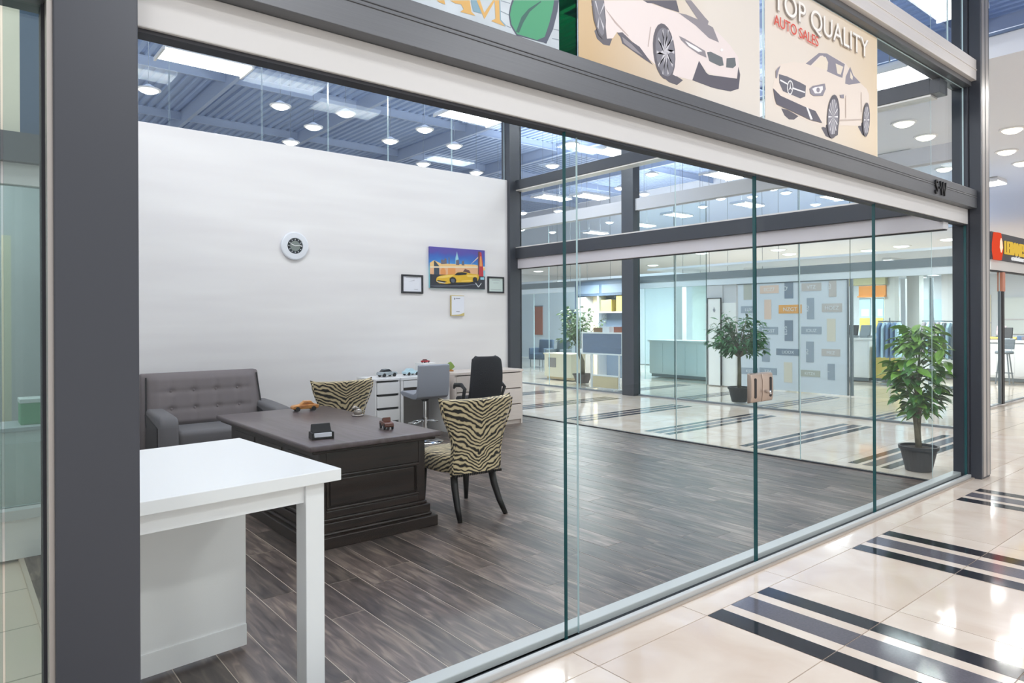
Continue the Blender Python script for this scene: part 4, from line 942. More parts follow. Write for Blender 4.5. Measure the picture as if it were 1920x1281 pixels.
# ================================================================== POSTERS ON THE UPPER GLASS
ART = json.loads("""[["tyre",[2.406,2.879,2.424,2.846,2.47,2.829,2.513,2.835,2.532,2.874,2.494,2.867,2.48,2.951]],["tyre",[2.869,2.828,2.918,2.776,2.974,2.756,3.042,2.755,3.095,2.793,3.031,2.804]],["body",[2.388,3.021,2.78,3.135,2.844,3.133,3.068,3.147,3.236,3.145,3.336,3.154,3.433,3.134,3.546,3.093,3.628,3.043,3.635,2.989,3.613,2.918,3.49,2.895,3.321,2.884,3.24,2.928,3.178,2.811,3.031,2.801,2.863,2.823,2.789,2.847,2.706,2.888,2.615,2.921,2.566,2.915,2.537,2.878,2.494,2.864,2.48,2.951,2.425,2.993,2.386,2.995]],["dark",[2.566,2.912,2.606,2.925,2.675,2.897,2.737,2.885,2.842,2.817,2.768,2.831,2.675,2.853,2.605,2.869,2.591,2.898]],["mid",[2.605,2.902,2.675,2.883,2.762,2.844,2.675,2.858,2.615,2.876]],["dark",[3.24,2.932,3.308,2.881,3.334,2.875,3.613,2.914,3.628,2.988,3.647,2.945,3.63,2.858,3.544,2.825,3.423,2.813,3.359,2.809,3.178,2.811]],["dark",[2.764,3.13,3.039,3.21,3.065,3.152,2.954,3.142,2.846,3.137,2.801,3.126]],["mid",[3.056,3.147,3.127,3.157,3.26,3.16,3.374,3.153,3.432,3.082,3.335,3.082,3.211,3.12]],["mid",[3.116,3.233,3.169,3.248,3.298,3.189,3.333,3.176,3.323,3.153,3.248,3.149]],["mid",[3.061,3.024,3.114,3.022,3.234,3.008,3.297,3.001,3.311,2.966,3.234,2.968,3.137,2.986,3.079,3.006]],["light",[3.114,3.011,3.222,3.002,3.272,2.992,3.234,2.98,3.149,2.991]],["grille",[3.315,2.997,3.35,3.009,3.464,3.004,3.477,2.961,3.438,2.948,3.337,2.953]],["grille",[3.507,3.009,3.593,3.033,3.603,2.99,3.572,2.967,3.501,2.955]],["line",[2.822,3.009,2.828,3.011,2.806,2.902,2.8,2.901]],["line",[2.481,3.009,2.557,2.965,2.655,2.918,2.645,2.917,2.547,2.959]],["tyre",[3.025,2.938,3.028,2.892,3.022,2.847,3.007,2.809,2.984,2.782,2.957,2.766,2.928,2.765,2.899,2.778,2.874,2.804,2.855,2.839,2.844,2.882,2.841,2.926,2.847,2.969,2.862,3.007,2.883,3.035,2.91,3.051,2.939,3.053,2.968,3.042,2.993,3.017,3.013,2.981]],["rim",[3.02,2.932,3.022,2.892,3.017,2.853,3.004,2.82,2.985,2.796,2.962,2.783,2.937,2.782,2.912,2.793,2.891,2.816,2.874,2.847,2.864,2.884,2.862,2.923,2.867,2.961,2.879,2.993,2.898,3.018,2.92,3.031,2.945,3.033,2.97,3.023,2.992,3.001,3.009,2.97]],["spoke",[2.945,2.893,3.018,2.935,3.018,2.917,2.945,2.924]],["spoke",[2.939,2.893,3.006,2.857,3.0,2.842,2.95,2.921]],["spoke",[2.935,2.899,2.97,2.799,2.96,2.792,2.952,2.913]],["spoke",[2.934,2.908,2.925,2.784,2.915,2.787,2.951,2.903]],["spoke",[2.937,2.917,2.887,2.816,2.881,2.828,2.947,2.895]],["spoke",[2.942,2.923,2.871,2.882,2.871,2.899,2.942,2.893]],["spoke",[2.947,2.923,2.882,2.958,2.888,2.974,2.937,2.896]],["spoke",[2.951,2.917,2.917,3.016,2.926,3.024,2.934,2.904]],["spoke",[2.952,2.908,2.962,3.033,2.972,3.03,2.935,2.913]],["spoke",[2.95,2.899,3.001,3.003,3.007,2.99,2.939,2.921]],["tyre",[2.386,3.02,2.472,3.045,2.485,2.952,2.48,2.873,2.461,2.855,2.433,2.867,2.401,2.929]],["rim",[2.397,3.024,2.467,3.044,2.478,2.95,2.472,2.884,2.457,2.867,2.435,2.884,2.411,2.945]],["spoke",[2.438,2.959,2.408,3.02,2.416,3.026]],["spoke",[2.438,2.959,2.471,3.032,2.475,3.02]],["spoke",[2.438,2.959,2.424,2.904,2.433,2.893]],["spoke",[2.441,2.959,2.471,2.916,2.467,2.896]],["light",[3.471,3.048,3.468,3.042,3.46,3.037,3.451,3.034,3.443,3.036,3.44,3.04,3.443,3.046,3.451,3.052,3.461,3.054,3.468,3.053]],["tyre",[4.11,2.834,4.15,2.796,4.205,2.781,4.268,2.791,4.325,2.824,4.205,2.841]],["tyre",[4.631,2.801,4.693,2.754,4.773,2.75,4.872,2.792,4.886,2.884,4.71,2.837]],["tyre",[5.184,2.905,5.256,2.856,5.32,2.854,5.368,2.928,5.331,2.997]],["body2",[4.085,3.107,4.264,3.165,4.393,3.188,4.452,3.221,4.604,3.306,4.714,3.329,4.995,3.325,5.029,3.309,5.223,3.235,5.333,3.213,5.37,3.179,5.373,3.088,5.323,3.111,5.267,3.059,5.235,2.92,4.897,2.864,4.882,2.993,4.833,3.054,4.784,3.052,4.73,2.987,4.693,2.812,4.434,2.815,4.123,2.846,4.036,2.829,4.011,2.881,4.007,2.943,4.038,3.026,4.045,3.077]],["mid2",[4.422,3.191,4.604,3.306,4.714,3.329,4.981,3.317,4.943,3.211,4.892,3.207,4.713,3.206,4.733,3.272,4.659,3.301,4.62,3.29,4.489,3.194]],["cream",[4.512,3.197,4.627,3.284,4.698,3.302,4.733,3.272,4.721,3.214]],["cream",[4.868,3.225,4.843,3.29,4.957,3.293,4.918,3.227]],["mid2",[4.994,3.23,5.064,3.317,5.116,3.265,5.229,3.236,5.045,3.183,4.985,3.178]],["cream",[5.067,3.286,5.107,3.255,5.098,3.228,5.063,3.237]],["grille2",[4.082,3.046,4.18,3.053,4.348,3.05,4.424,3.045,4.414,2.971,4.35,2.945,4.131,2.948,4.087,2.991]],["light",[4.098,3.017,4.186,3.01,4.186,3.0,4.098,3.006]],["light",[4.251,2.998,4.412,3.002,4.412,2.993,4.251,2.987]],["light",[4.255,2.996,4.254,2.984,4.245,2.984,4.246,2.994]],["light",[4.254,2.984,4.25,2.972,4.242,2.974,4.245,2.984]],["light",[4.25,2.972,4.244,2.961,4.237,2.965,4.242,2.974]],["light",[4.244,2.961,4.236,2.951,4.231,2.958,4.237,2.965]],["light",[4.236,2.951,4.227,2.945,4.225,2.953,4.231,2.958]],["light",[4.227,2.945,4.217,2.941,4.217,2.95,4.225,2.953]],["light",[4.217,2.941,4.208,2.941,4.21,2.95,4.217,2.95]],["light",[4.208,2.941,4.199,2.944,4.203,2.952,4.21,2.95]],["light",[4.199,2.944,4.191,2.95,4.198,2.957,4.203,2.952]],["light",[4.191,2.95,4.185,2.958,4.193,2.964,4.198,2.957]],["light",[4.185,2.958,4.181,2.969,4.191,2.973,4.193,2.964]],["light",[4.181,2.969,4.18,2.981,4.19,2.983,4.191,2.973]],["light",[4.18,2.981,4.182,2.993,4.191,2.993,4.19,2.983]],["light",[4.182,2.993,4.185,3.005,4.194,3.003,4.191,2.993]],["light",[4.185,3.005,4.191,3.016,4.198,3.012,4.194,3.003]],["light",[4.191,3.016,4.199,3.026,4.204,3.019,4.198,3.012]],["light",[4.199,3.026,4.208,3.032,4.211,3.024,4.204,3.019]],["light",[4.208,3.032,4.218,3.036,4.218,3.027,4.211,3.024]],["light",[4.218,3.036,4.228,3.036,4.225,3.028,4.218,3.027]],["light",[4.228,3.036,4.237,3.034,4.232,3.025,4.225,3.028]],["light",[4.237,3.034,4.245,3.028,4.238,3.02,4.232,3.025]],["light",[4.245,3.028,4.251,3.019,4.242,3.013,4.238,3.02]],["light",[4.251,3.019,4.254,3.009,4.245,3.004,4.242,3.013]],["light",[4.254,3.009,4.255,2.996,4.246,2.994,4.245,3.004]],["light",[4.218,3.03,4.225,2.99,4.211,2.987]],["light",[4.244,2.973,4.214,2.983,4.221,2.994]],["light",[4.191,2.962,4.214,2.993,4.221,2.984]],["mid2",[4.468,3.032,4.51,3.06,4.68,3.113,4.693,3.079,4.651,3.023,4.525,2.996,4.48,3.004]],["light",[4.503,3.04,4.541,3.059,4.649,3.089,4.652,3.067,4.617,3.033,4.54,3.016]],["mid2",[4.608,3.054,4.605,3.045,4.596,3.037,4.583,3.032,4.571,3.032,4.562,3.036,4.559,3.044,4.562,3.053,4.571,3.061,4.584,3.065,4.596,3.066,4.605,3.062]],["mid2",[4.042,3.055,4.065,3.078,4.099,3.103,4.071,3.055,4.055,3.012,4.042,3.013]],["dark2",[4.011,2.94,4.097,2.911,4.405,2.9,4.547,2.899,4.639,2.835,4.478,2.826,4.261,2.838,4.05,2.848,4.028,2.884]],["light",[4.42,2.901,4.446,2.902,4.508,2.836,4.478,2.828]],["mid2",[4.899,3.079,4.958,3.095,4.958,3.067,4.908,3.061]],["line2",[4.984,3.092,4.993,3.094,4.994,2.935,4.984,2.934]],["line2",[5.232,3.167,5.239,3.169,5.243,3.022,5.234,3.02]],["line2",[4.898,2.906,5.239,2.972,5.239,2.964,4.898,2.896]],["tyre",[4.891,2.922,4.881,2.872,4.862,2.826,4.838,2.789,4.81,2.763,4.78,2.751,4.753,2.755,4.731,2.773,4.715,2.805,4.707,2.846,4.709,2.893,4.719,2.942,4.736,2.987,4.76,3.025,4.788,3.052,4.817,3.065,4.845,3.062,4.868,3.044,4.884,3.012,4.892,2.97]],["rim2",[4.866,2.916,4.858,2.876,4.843,2.838,4.824,2.808,4.802,2.786,4.779,2.777,4.758,2.78,4.74,2.795,4.728,2.821,4.722,2.855,4.723,2.894,4.731,2.934,4.745,2.971,4.764,3.002,4.786,3.023,4.809,3.033,4.83,3.031,4.848,3.016,4.861,2.99,4.867,2.956]],["light",[4.794,2.905,4.865,2.924,4.864,2.912]],["light",[4.794,2.905,4.859,2.869,4.855,2.857]],["light",[4.794,2.905,4.84,2.821,4.834,2.812]],["light",[4.794,2.905,4.812,2.79,4.805,2.786]],["light",[4.794,2.905,4.781,2.782,4.774,2.784]],["light",[4.794,2.905,4.752,2.798,4.747,2.805]],["light",[4.794,2.905,4.732,2.836,4.729,2.846]],["light",[4.794,2.905,4.724,2.886,4.725,2.898]],["light",[4.794,2.905,4.73,2.941,4.733,2.952]],["light",[4.794,2.905,4.749,2.988,4.754,2.997]],["light",[4.794,2.905,4.776,3.019,4.783,3.023]],["light",[4.794,2.905,4.807,3.028,4.814,3.027]],["light",[4.794,2.905,4.836,3.013,4.841,3.006]],["light",[4.794,2.905,4.856,2.976,4.859,2.965]],["tyre",[5.372,2.988,5.366,2.947,5.354,2.909,5.338,2.878,5.32,2.857,5.301,2.848,5.283,2.852,5.268,2.868,5.258,2.894,5.253,2.929,5.253,2.969,5.26,3.009,5.271,3.047,5.287,3.078,5.305,3.099,5.324,3.109,5.342,3.106,5.357,3.09,5.367,3.064,5.373,3.028]],["rim2",[5.363,2.985,5.358,2.952,5.348,2.922,5.336,2.897,5.322,2.88,5.307,2.872,5.293,2.875,5.281,2.888,5.273,2.91,5.269,2.938,5.27,2.97,5.275,3.003,5.284,3.033,5.296,3.058,5.31,3.075,5.325,3.083,5.339,3.08,5.351,3.067,5.359,3.046,5.363,3.018]],["light",[5.316,2.977,5.361,2.992,5.361,2.98]],["light",[5.316,2.977,5.353,2.93,5.35,2.92]],["light",[5.316,2.977,5.331,2.888,5.326,2.883]],["light",[5.316,2.977,5.304,2.879,5.299,2.882]],["light",[5.316,2.977,5.281,2.908,5.278,2.917]],["light",[5.316,2.977,5.272,2.964,5.272,2.975]],["light",[5.316,2.977,5.279,3.024,5.282,3.034]],["light",[5.316,2.977,5.301,3.067,5.306,3.072]],["light",[5.316,2.977,5.328,3.076,5.333,3.073]],["light",[5.316,2.977,5.351,3.047,5.354,3.038]],["joint",[1.834,2.86,1.886,2.863,1.886,2.859,1.834,2.856]],["joint",[1.834,2.815,1.88,2.811,1.88,2.807,1.834,2.811]],["joint",[1.864,2.761,1.889,2.759,1.889,2.755,1.864,2.758]],["joint",[2.137,2.819,2.175,2.823,2.175,2.819,2.137,2.815]],["joint",[2.13,2.775,2.174,2.779,2.174,2.775,2.13,2.771]],["outline",[1.896,2.878,2.176,2.959,2.165,2.905,2.137,2.817,2.095,2.74,2.075,2.741,2.042,2.738,1.99,2.736,1.92,2.732,1.886,2.767,1.877,2.81,1.886,2.851]],["leaf",[1.907,2.881,2.144,2.95,2.134,2.902,2.113,2.836,2.085,2.768,2.039,2.742,1.99,2.741,1.924,2.739,1.893,2.772,1.884,2.812,1.894,2.853]],["vein",[2.06,2.921,1.99,2.867,1.949,2.82,1.917,2.747,1.934,2.746,1.958,2.796,1.997,2.856,2.066,2.92]],["bluesh",[1.81,2.853,1.831,2.859,1.834,2.777,1.861,2.761,1.858,2.753,1.828,2.764]],["gold",[1.705,2.822,1.723,2.828,1.745,2.781,1.792,2.848,1.804,2.851,1.746,2.755]],["gold",[1.801,2.85,1.825,2.857,1.828,2.774,1.858,2.754,1.781,2.757,1.804,2.773]],["gold",[1.572,2.783,1.671,2.812,1.679,2.767,1.7,2.756,1.623,2.751,1.64,2.767,1.626,2.783,1.599,2.778]],["gold",[1.508,2.765,1.545,2.776,1.55,2.76,1.524,2.76]],["bluesh",[1.676,2.814,1.705,2.822,1.73,2.774,1.687,2.771]],["light",[2.236,2.765,2.234,2.759,2.229,2.756,2.224,2.757,2.222,2.761,2.224,2.767,2.229,2.77,2.234,2.769]]]""")
inkc = dict(tyre='#5f5d66', body='#e6dcdb', dark='#5d5b66', mid='#8f8b92', light='#eeeef0', grille='#6a7075', line='#c2b2ae', rim='#7a7a84', spoke='#c6c6ce', body2='#e8ddd3', mid2='#918e9a', dark2='#605f6b',
            cream='#e9dfcf', grille2='#6d6d78', line2='#cdbfb6', rim2='#8d8c97', joint='#8796a2', outline='#475063', leaf='#3f9a70', vein='#2b5f58', bluesh='#7fa3b5', gold='#d7ac63')
ikeys = list(inkc); imats = [mat('ink_' + k, inkc[k], .45) for k in ikeys]
def gradmat(name, c0, c1, x0, x1):
    mm, nt, b = newmat(name)
    tc = N(nt, 'ShaderNodeTexCoord'); sep = N(nt, 'ShaderNodeSeparateXYZ'); nt.links.new(tc.outputs['Object'], sep.inputs[0])
    mr = N(nt, 'ShaderNodeMapRange'); mr.inputs['From Min'].default_value = x0; mr.inputs['From Max'].default_value = x1
    nt.links.new(sep.outputs[0], mr.inputs[0])
    r = N(nt, 'ShaderNodeValToRGB'); r.color_ramp.elements[0].color = lin(c0); r.color_ramp.elements[1].color = lin(c1)
    nt.links.new(mr.outputs[0], r.inputs[0]); nt.links.new(r.outputs[0], b.inputs['Base Color']); b.inputs['Roughness'].default_value = .4
    return mm
def poster(name, label, x0, x1, z0, z1, bm_, sel):
    t = thing(name, label, 'poster', ((x0 + x1) / 2, 2.296, z0))
    hx = (x1 - x0) / 2; cx = (x0 + x1) / 2
    bx('poster_sheet', (-hx, hx, -.001, .003, 0, z1 - z0), bm_, t)
    b = MB()
    for i, (k, c) in enumerate(sel):
        pts = [(c[j] - cx, c[j + 1] - z0) for j in range(0, len(c), 2)]
        pts = [(min(max(px, -hx), hx), min(max(pz, .002), z1 - z0)) for px, pz in pts]
        b.add([(px, -.0014 - i * .00008, pz) for px, pz in pts], [list(range(len(pts)))], ikeys.index(k))
    b.build('printed_picture', imats, t)
    return t
n1 = next(i for i, (k, c) in enumerate(ART) if k == 'body2')
i2 = n1 - 3
i3 = next(i for i, (k, c) in enumerate(ART) if k == 'joint')
poster('car_poster', 'tan poster of a low white sports coupe, at the middle of the glass band', 2.30, 3.862, 2.705, 3.65, gradmat('printed_tan', '#c9ae86', '#e0dad2', -.7, .25), ART[:i2])
p2 = poster('car_poster', 'cream TOP QUALITY AUTO SALES poster with an open white roadster', 3.925, 5.515, 2.705, 3.64, gradmat('printed_cream', '#e4dcd2', '#e2d0b4', -.3, .8), ART[i2:i3])
tw = mat('print_white_letter', '#f6f4f0', .4); tsh = mat('print_letter_shadow', '#b9b2ac', .5); trd = mat('print_red_letter', '#dc5a4a', .4)
def fit_text(name, body, m_, par, x, y, z, width, height, ex=.0008):
    o = text(name, body, 1.0, m_, par, (x, y, z), (PI / 2, 0, 0), ex)
    w_ = max(v.co.x for v in o.data.vertices) - min(v.co.x for v in o.data.vertices)
    h_ = max(v.co.y for v in o.data.vertices) - min(v.co.y for v in o.data.vertices)
    o.scale = (width / w_, height / h_, 1)
    return o
c2 = (3.925 + 5.515) / 2
fit_text('lettering_shadow', 'TOP QUALITY', tsh, p2, 4.005 - c2, -.012, 3.432 - 2.705, 1.33, .16)
fit_text('lettering', 'TOP QUALITY', tw, p2, 3.995 - c2, -.016, 3.437 - 2.705, 1.33, .16)
fit_text('lettering', 'AUTO SALES', trd, p2, 4.01 - c2, -.012, 3.337 - 2.705, .565, .068)
poster('leaf_poster', 'grey brick poster with gold serif letters and big green leaf', .45, 2.174, 2.705, 3.65, mat('printed_pale_brick', '#c3ced6', .5, var=.12, scale=6), ART[i3:])

# ================================================================== PLANTS
def leaf_mesh(L, W_, name):
    b = MB()
    st = [(0, 0, 0), (.25, .75, .03), (.5, 1.0, .03), (.78, .62, -.01), (1.0, 0, -.10)]
    vs = []; fs = []
    for (u, wv, h) in st:
        vs += [(-W_ * wv / 2, u * L, h * L + .25 * W_ * wv * .5), (0, u * L, h * L), (W_ * wv / 2, u * L, h * L + .25 * W_ * wv * .5)]
    for i in range(4):
        fs += [(3 * i, 3 * i + 1, 3 * i + 4, 3 * i + 3), (3 * i + 1, 3 * i + 2, 3 * i + 5, 3 * i + 4)]
    b.add(vs, fs)
    return b
def pot_parts(t, r0, r1, h, m_):
    MB().lathe([(r0 * .9, 0), (r0, .004), (r1 * .97, h * .86), (r1 * 1.06, h * .87), (r1 * 1.08, h), (r1 * .98, h), (r1 * .95, h * .9), (0.01, h * .9)], n=28).build('pot', m_, t, smooth=False)
    MB().lathe([(r1 * .93, h * .88), (r1 * .6, h * .93), (.01, h * .95)], n=20).build('soil', M['soil'], t, smooth=True)
# broad leaved plant beside the corner post
rnd = random.Random(11)
pt = thing('potted_plant', 'bright green broad-leaved plant in black pot beside the corner post', 'plant', (7.385, 2.70, 0))
pot_parts(pt, .115, .165, .245, M['pot'])
MB().tube([(-.01, 0, .2), (-.02, .01, .38), (-.05, .02, .55), (-.04, .0, .72), (-.1, .02, .95)], [.024, .022, .016, .014, .008], 8).tube([(.015, 0, .2), (.02, .01, .4), (.03, .0, .6), (.02, .01, .9), (.05, 0, 1.25)], [.026, .024, .02, .015, .006], 8).build('stem', M['bark'], pt, smooth=True)
lmA = leaf_mesh(.165, .075, 'leaf').build('leaf', M['leafA'], pt); lmB = leaf_mesh(.18, .08, 'leaf').build('leaf', M['leafB'], pt)
tw_ = MB(); first = {0: True, 1: True}
cnt = 0
for k in range(56):
    zz = .58 + .84 * (k / 55) ** .9
    ang = k * 2.4 + rnd.uniform(-.3, .3)
    prof_ = .33 * math.sin(min(1, (zz - .5) / .95) * PI * .92) ** .6
    ln = prof_ * rnd.uniform(.6, 1.0)
    ln *= .72 if math.cos(ang) < -.3 else 1.0
    base = Vector((.03 * math.cos(ang), .03 * math.sin(ang), zz - .08))
    tip = Vector((ln * math.cos(ang), ln * math.sin(ang), zz + rnd.uniform(-.06, .08)))
    tw_.tube([base, (base + tip) / 2 + Vector((0, 0, .03)), tip], [.006, .004, .002], 5)
    nl = 6
    for j in range(nl):
        q = base.lerp(tip, .35 + .65 * j / (nl - 1))
        src = lmA if (zz > 1.0 and rnd.random() < .75) or rnd.random() < .25 else lmB
        if first[0 if src is lmA else 1]:
            o = src; first[0 if src is lmA else 1] = False
        else:
            o = src.copy(); C.objects.link(o)
        o.parent = pt
        o.location = q
        yaw = ang - PI / 2 + (-1) ** j * rnd.uniform(.3, 1.3) + (0 if j < nl - 1 else -.3)
        o.rotation_euler = (rnd.uniform(-.75, .15), rnd.uniform(-.5, .5), yaw)
        sc_ = rnd.uniform(.75, 1.15); o.scale = (sc_, sc_, sc_)
        cnt += 1
tw_.build('twigs', M['leafB'], pt, smooth=True)
def leafy(name, label, loc, trunk, crown, mleaf, n, L, W_, potdims, potm, seed, cat='plant', base_spray=False):
    """farther plant: leaves too small to pick apart singly, joined into one foliage part"""
    t = thing(name, label, cat, loc)
    r_ = random.Random(seed)
    if potdims: pot_parts(t, *potdims, potm)
    MB().tube(*trunk).build('trunk', M['bark'], t, smooth=True)
    cz, rx, rz_ = crown
    b = MB(); tw = MB()
    proto = leaf_mesh(L, W_, 'x')
    top = Vector(trunk[0][-1])
    for k in range(max(12, n // 22)):
        a = r_.uniform(0, 2 * PI); e_ = r_.uniform(-.45, 1.0)
        rr = r_.uniform(.55, 1.0)
        tip = Vector((rx * rr * math.cos(a) * math.cos(e_ * 1.2), rx * rr * math.sin(a) * math.cos(e_ * 1.2), cz + rz_ * rr * math.sin(e_ * 1.4)))
        base = Vector((top.x * .5, top.y * .5, min(top.z, cz - rz_ * .4)))
        mid = base.lerp(tip, .5) + Vector((0, 0, .05))
        tw.tube([base, mid, tip], [.012, .007, .003], 5)
        for j in range(22):
            q = base.lerp(tip, .35 + .65 * j / 21) + Vector((r_.gauss(0, .03), r_.gauss(0, .03), r_.gauss(0, .03)))
            mt = Matrix.Translation(q) @ Euler((r_.uniform(-.8, .4), r_.uniform(-.6, .6), a - PI / 2 + r_.uniform(-1.6, 1.6))).to_matrix().to_4x4() @ Matrix.Scale(r_.uniform(.7, 1.2), 4)
            b.add([mt @ Vector(v) for v in proto.v], proto.f, 0)
    tag(b.build('foliage', mleaf, t), kind='stuff')
    tw.build('branches', M['bark'], t, smooth=True)
    return t
leafy('potted_tree', 'dark feathery plant in a black pot beyond the side walkway', (11.05, 7.0, 0), ([(0, 0, .2), (.01, 0, .5), (0, 0, .8)], [.04, .034, .03], 8), (1.20, .60, .46), M['leafC'], 900, .145, .045, (.13, .19, .27), M['pot'], 5)
leafy('potted_tree', 'pale olive tree in a brown pot behind the easel screen', (11.58, 11.48, 0), ([(0, 0, .15), (.01, 0, .5), (-.05, .1, .8)], [.06, .05, .035], 8), (1.34, .70, .55), M['leafD'], 700, .12, .055, (.15, .22, .22), M['pot_brown'], 9)

# ================================================================== SIDE WALKWAY: GLASS UNIT OPPOSITE
ow = sroot('window_4', 'frameless glass front across the side walkway', 'window')
for (a, b_) in ((3.1, 4.77), (4.78, 5.58), (5.59, 7.3), (7.31, 8.0), (8.01, 8.86)):
    pane('glass_pane', (10.50, 10.512, a, b_, 0, 3.6), M['glass_teal'] if a > 7.3 else M['glass_far'], ow, 'x', e=M['gedge'])
for (a, b_) in ((9.17, 10.47), (10.48, 11.45), (11.46, 14.0)):
    pane('glass_pane', (10.50, 10.512, a, b_, 0, 3.6), M['glass_far'], ow, 'x', e=M['gedge_light'])
MB().box(10.48, 10.53, 3.1, 8.86, 0, .03).box(10.48, 10.53, 9.17, 14.0, 0, .03).build('floor_channel', M['steel'], ow)
MB().box(10.42, 10.58, 3.1, 14, 3.62, 3.85).build('top_beam', M['palegrey'], ow)
post('trim_6', 'grey square post standing in the glass front across walkway', (10.36, 10.56, 8.87, 9.17, 0, DECK_Z), M['post'])

# ---- far shopfront line at x = 13.5
fs_ = sroot('trim_8', 'long grey header over the far shopfront glass', 'header')
MB().box(13.46, 13.60, 3.85, 20, 2.40, 2.56).build('grey_header', M['steel'], fs_)
MB().box(13.47, 13.59, 3.85, 20, 2.26, 2.40).build('valance', M['palewall'], fs_)
wk = 6
for grp, lb in ((((3.9, 4.75), (4.76, 6.12)), 'glass front of the far corner shop'), (((9.40, 11.2), (11.21, 13.2), (13.21, 15.4), (15.41, 18)), 'glass front of the far fitting shops')):
    fw = sroot('window_%d' % wk, lb, 'window'); wk += 1
    for (a, b_) in grp:
        pane('glass_pane', (13.52, 13.532, a, b_, 0, 2.26), M['glass_teal'] if 9 < a < 10 else M['glass_far'], fw, 'x', e=M['gedge_light'])
for dims, m_ in (((13.50, 13.56, 6.10, 6.14, 0, 2.26), 'steel'), ((13.49, 13.55, 3.85, 3.90, 0, 2.26), 'steel')):
    struct(MB().box(*dims).build('trim_9', M[m_]), 'grey jamb of the far shopfront', 'jamb')
sp = sroot('wall_pier', 'pale solid pier beside the word film', 'wall')
MB().box(13.5, 13.62, 8.62, 9.38, 0, 2.26).build('solid_panel', M['palegrey'], sp)
MB().box(13.46, 13.5, 8.62, 9.38, 0, 1.85).build('white_lining', M['white_mat'], sp)
MB().box(13.48, 13.5, 8.95, 9.38, 1.86, 2.25).build('grey_infill', M['palegrey'], sp)
# framed board leaning at that wall
br = thing('framed_board', 'tall white board in thin black frame by the dark feathery plant', 'board', (13.42, 9.13, 0))
bx('board', (0, .02, -.16, .16, 0, 1.95), M['white_mat'], br)
MB().box(-.006, .02, -.18, -.16, 0, 1.97).box(-.006, .02, .16, .18, 0, 1.97).box(-.006, .02, -.18, .18, 1.95, 1.97).build('frame', M['black'], br)
MB().prism([(-.03, 1.70), (.0, 1.64), (.03, 1.70), (.012, 1.72), (0, 1.77), (-.012, 1.72)], 'x', -.008, 0).build('printed_emblem', M['ink'], br)
# frosted word wall
ww = thing('word_film', 'frosted film wall covered with grey and orange word plates', 'window film', (13.50, 7.37, .09))
bx('film_sheet', (0, .02, -1.18, 1.2, -.09, 2.17), mat('frosted_film', '#d3dbe6', .35), ww)
MB().box(-.02, .03, -1.2, -1.18, -.09, 2.17).box(-.01, .03, -1.18, 1.22, 2.15, 2.17).build('film_edge', M['steel'], ww)
bx('panel_joint', (-.004, 0, -.22, -.212, 0, 2.15), M['steel'], ww)
wc = dict(peach='#e3c9bb', greige='#bfb9b8', orange='#e0a35a', grey='#9aa5b3', dgrey='#7f8b9b', olive='#b3b5ae', beige='#d9d3c6')
wm = {k: mat('word_plate_' + k, v, .5) for k, v in wc.items()}
wl = mat('word_letter', '#dfe4ea', .5)
WORDS = [["peach",7.61,8.04,2.03,2.2,"ECZ7"],["greige",6.7,7.11,2.05,2.21,"VTZ"],["orange",7.11,7.61,1.6,1.78,"NZGT"],["grey",8.12,8.5,1.62,1.77,"LUX"],["greige",6.29,6.69,1.62,1.79,"HOEZ"],["grey",7.63,8.06,1.16,1.32,"FCGST"],["grey",6.7,7.12,1.18,1.33,"IOUZ"],["dgrey",7.15,7.67,0.73,0.87,"LIOOX"],["greige",6.33,6.7,0.75,0.89,"MEZ"],["grey",8.09,8.52,0.29,0.43,"KST"],["grey",7.66,8.06,0.31,0.45,"TZA"],["olive",6.73,7.16,0.32,0.45,"KITZ4"],["olive",8.23,8.43,1.91,2.31,"v"],["dgrey",7.29,7.48,1.91,2.33,"vQ"],["greige",6.4,6.55,1.92,2.34,"vED"],["peach",7.78,7.94,1.48,1.9,"v"],["grey",6.85,7.0,1.48,1.91,"vKU"],["dgrey",7.3,7.48,1.03,1.46,"vEDS"],["beige",6.42,6.59,1.04,1.49,"v"],["grey",7.82,8.0,0.58,1.01,"vP"],["grey",6.86,7.02,0.61,1.03,"vSO"],["beige",7.32,7.5,0.17,0.59,"v"],["grey",6.44,6.58,0.28,0.6,"vT"]]
for c, y0, y1, z0, z1, s_ in WORDS:
    pl_ = bx('word_plate', (-.006, 0, y0 - 7.37, y1 - 7.37, z0 - .09, min(z1 - .09, 2.16)), wm[c], ww)
    if s_.strip('v'):
        vert = s_.startswith('v'); s2 = s_.strip('v')
        W0 = (z1 - z0) if vert else (y1 - y0); H0 = (y1 - y0) if vert else (z1 - z0)
        o = text('lettering', s2, H0 * .62, wl, pl_, (-.008, (y0 + y1) / 2 - 7.37, (z0 + z1) / 2 - .09), (PI / 2, 0, -PI / 2), .001, 'CENTER')
        if vert:
            o.rotation_euler = (Matrix.Rotation(-PI / 2, 3, 'Z') @ Matrix.Rotation(PI / 2, 3, 'X') @ Matrix.Rotation(PI / 2, 3, 'Z')).to_euler()
            o.location.y -= -H0 * .22
        else:
            o.location.z -= H0 * .22

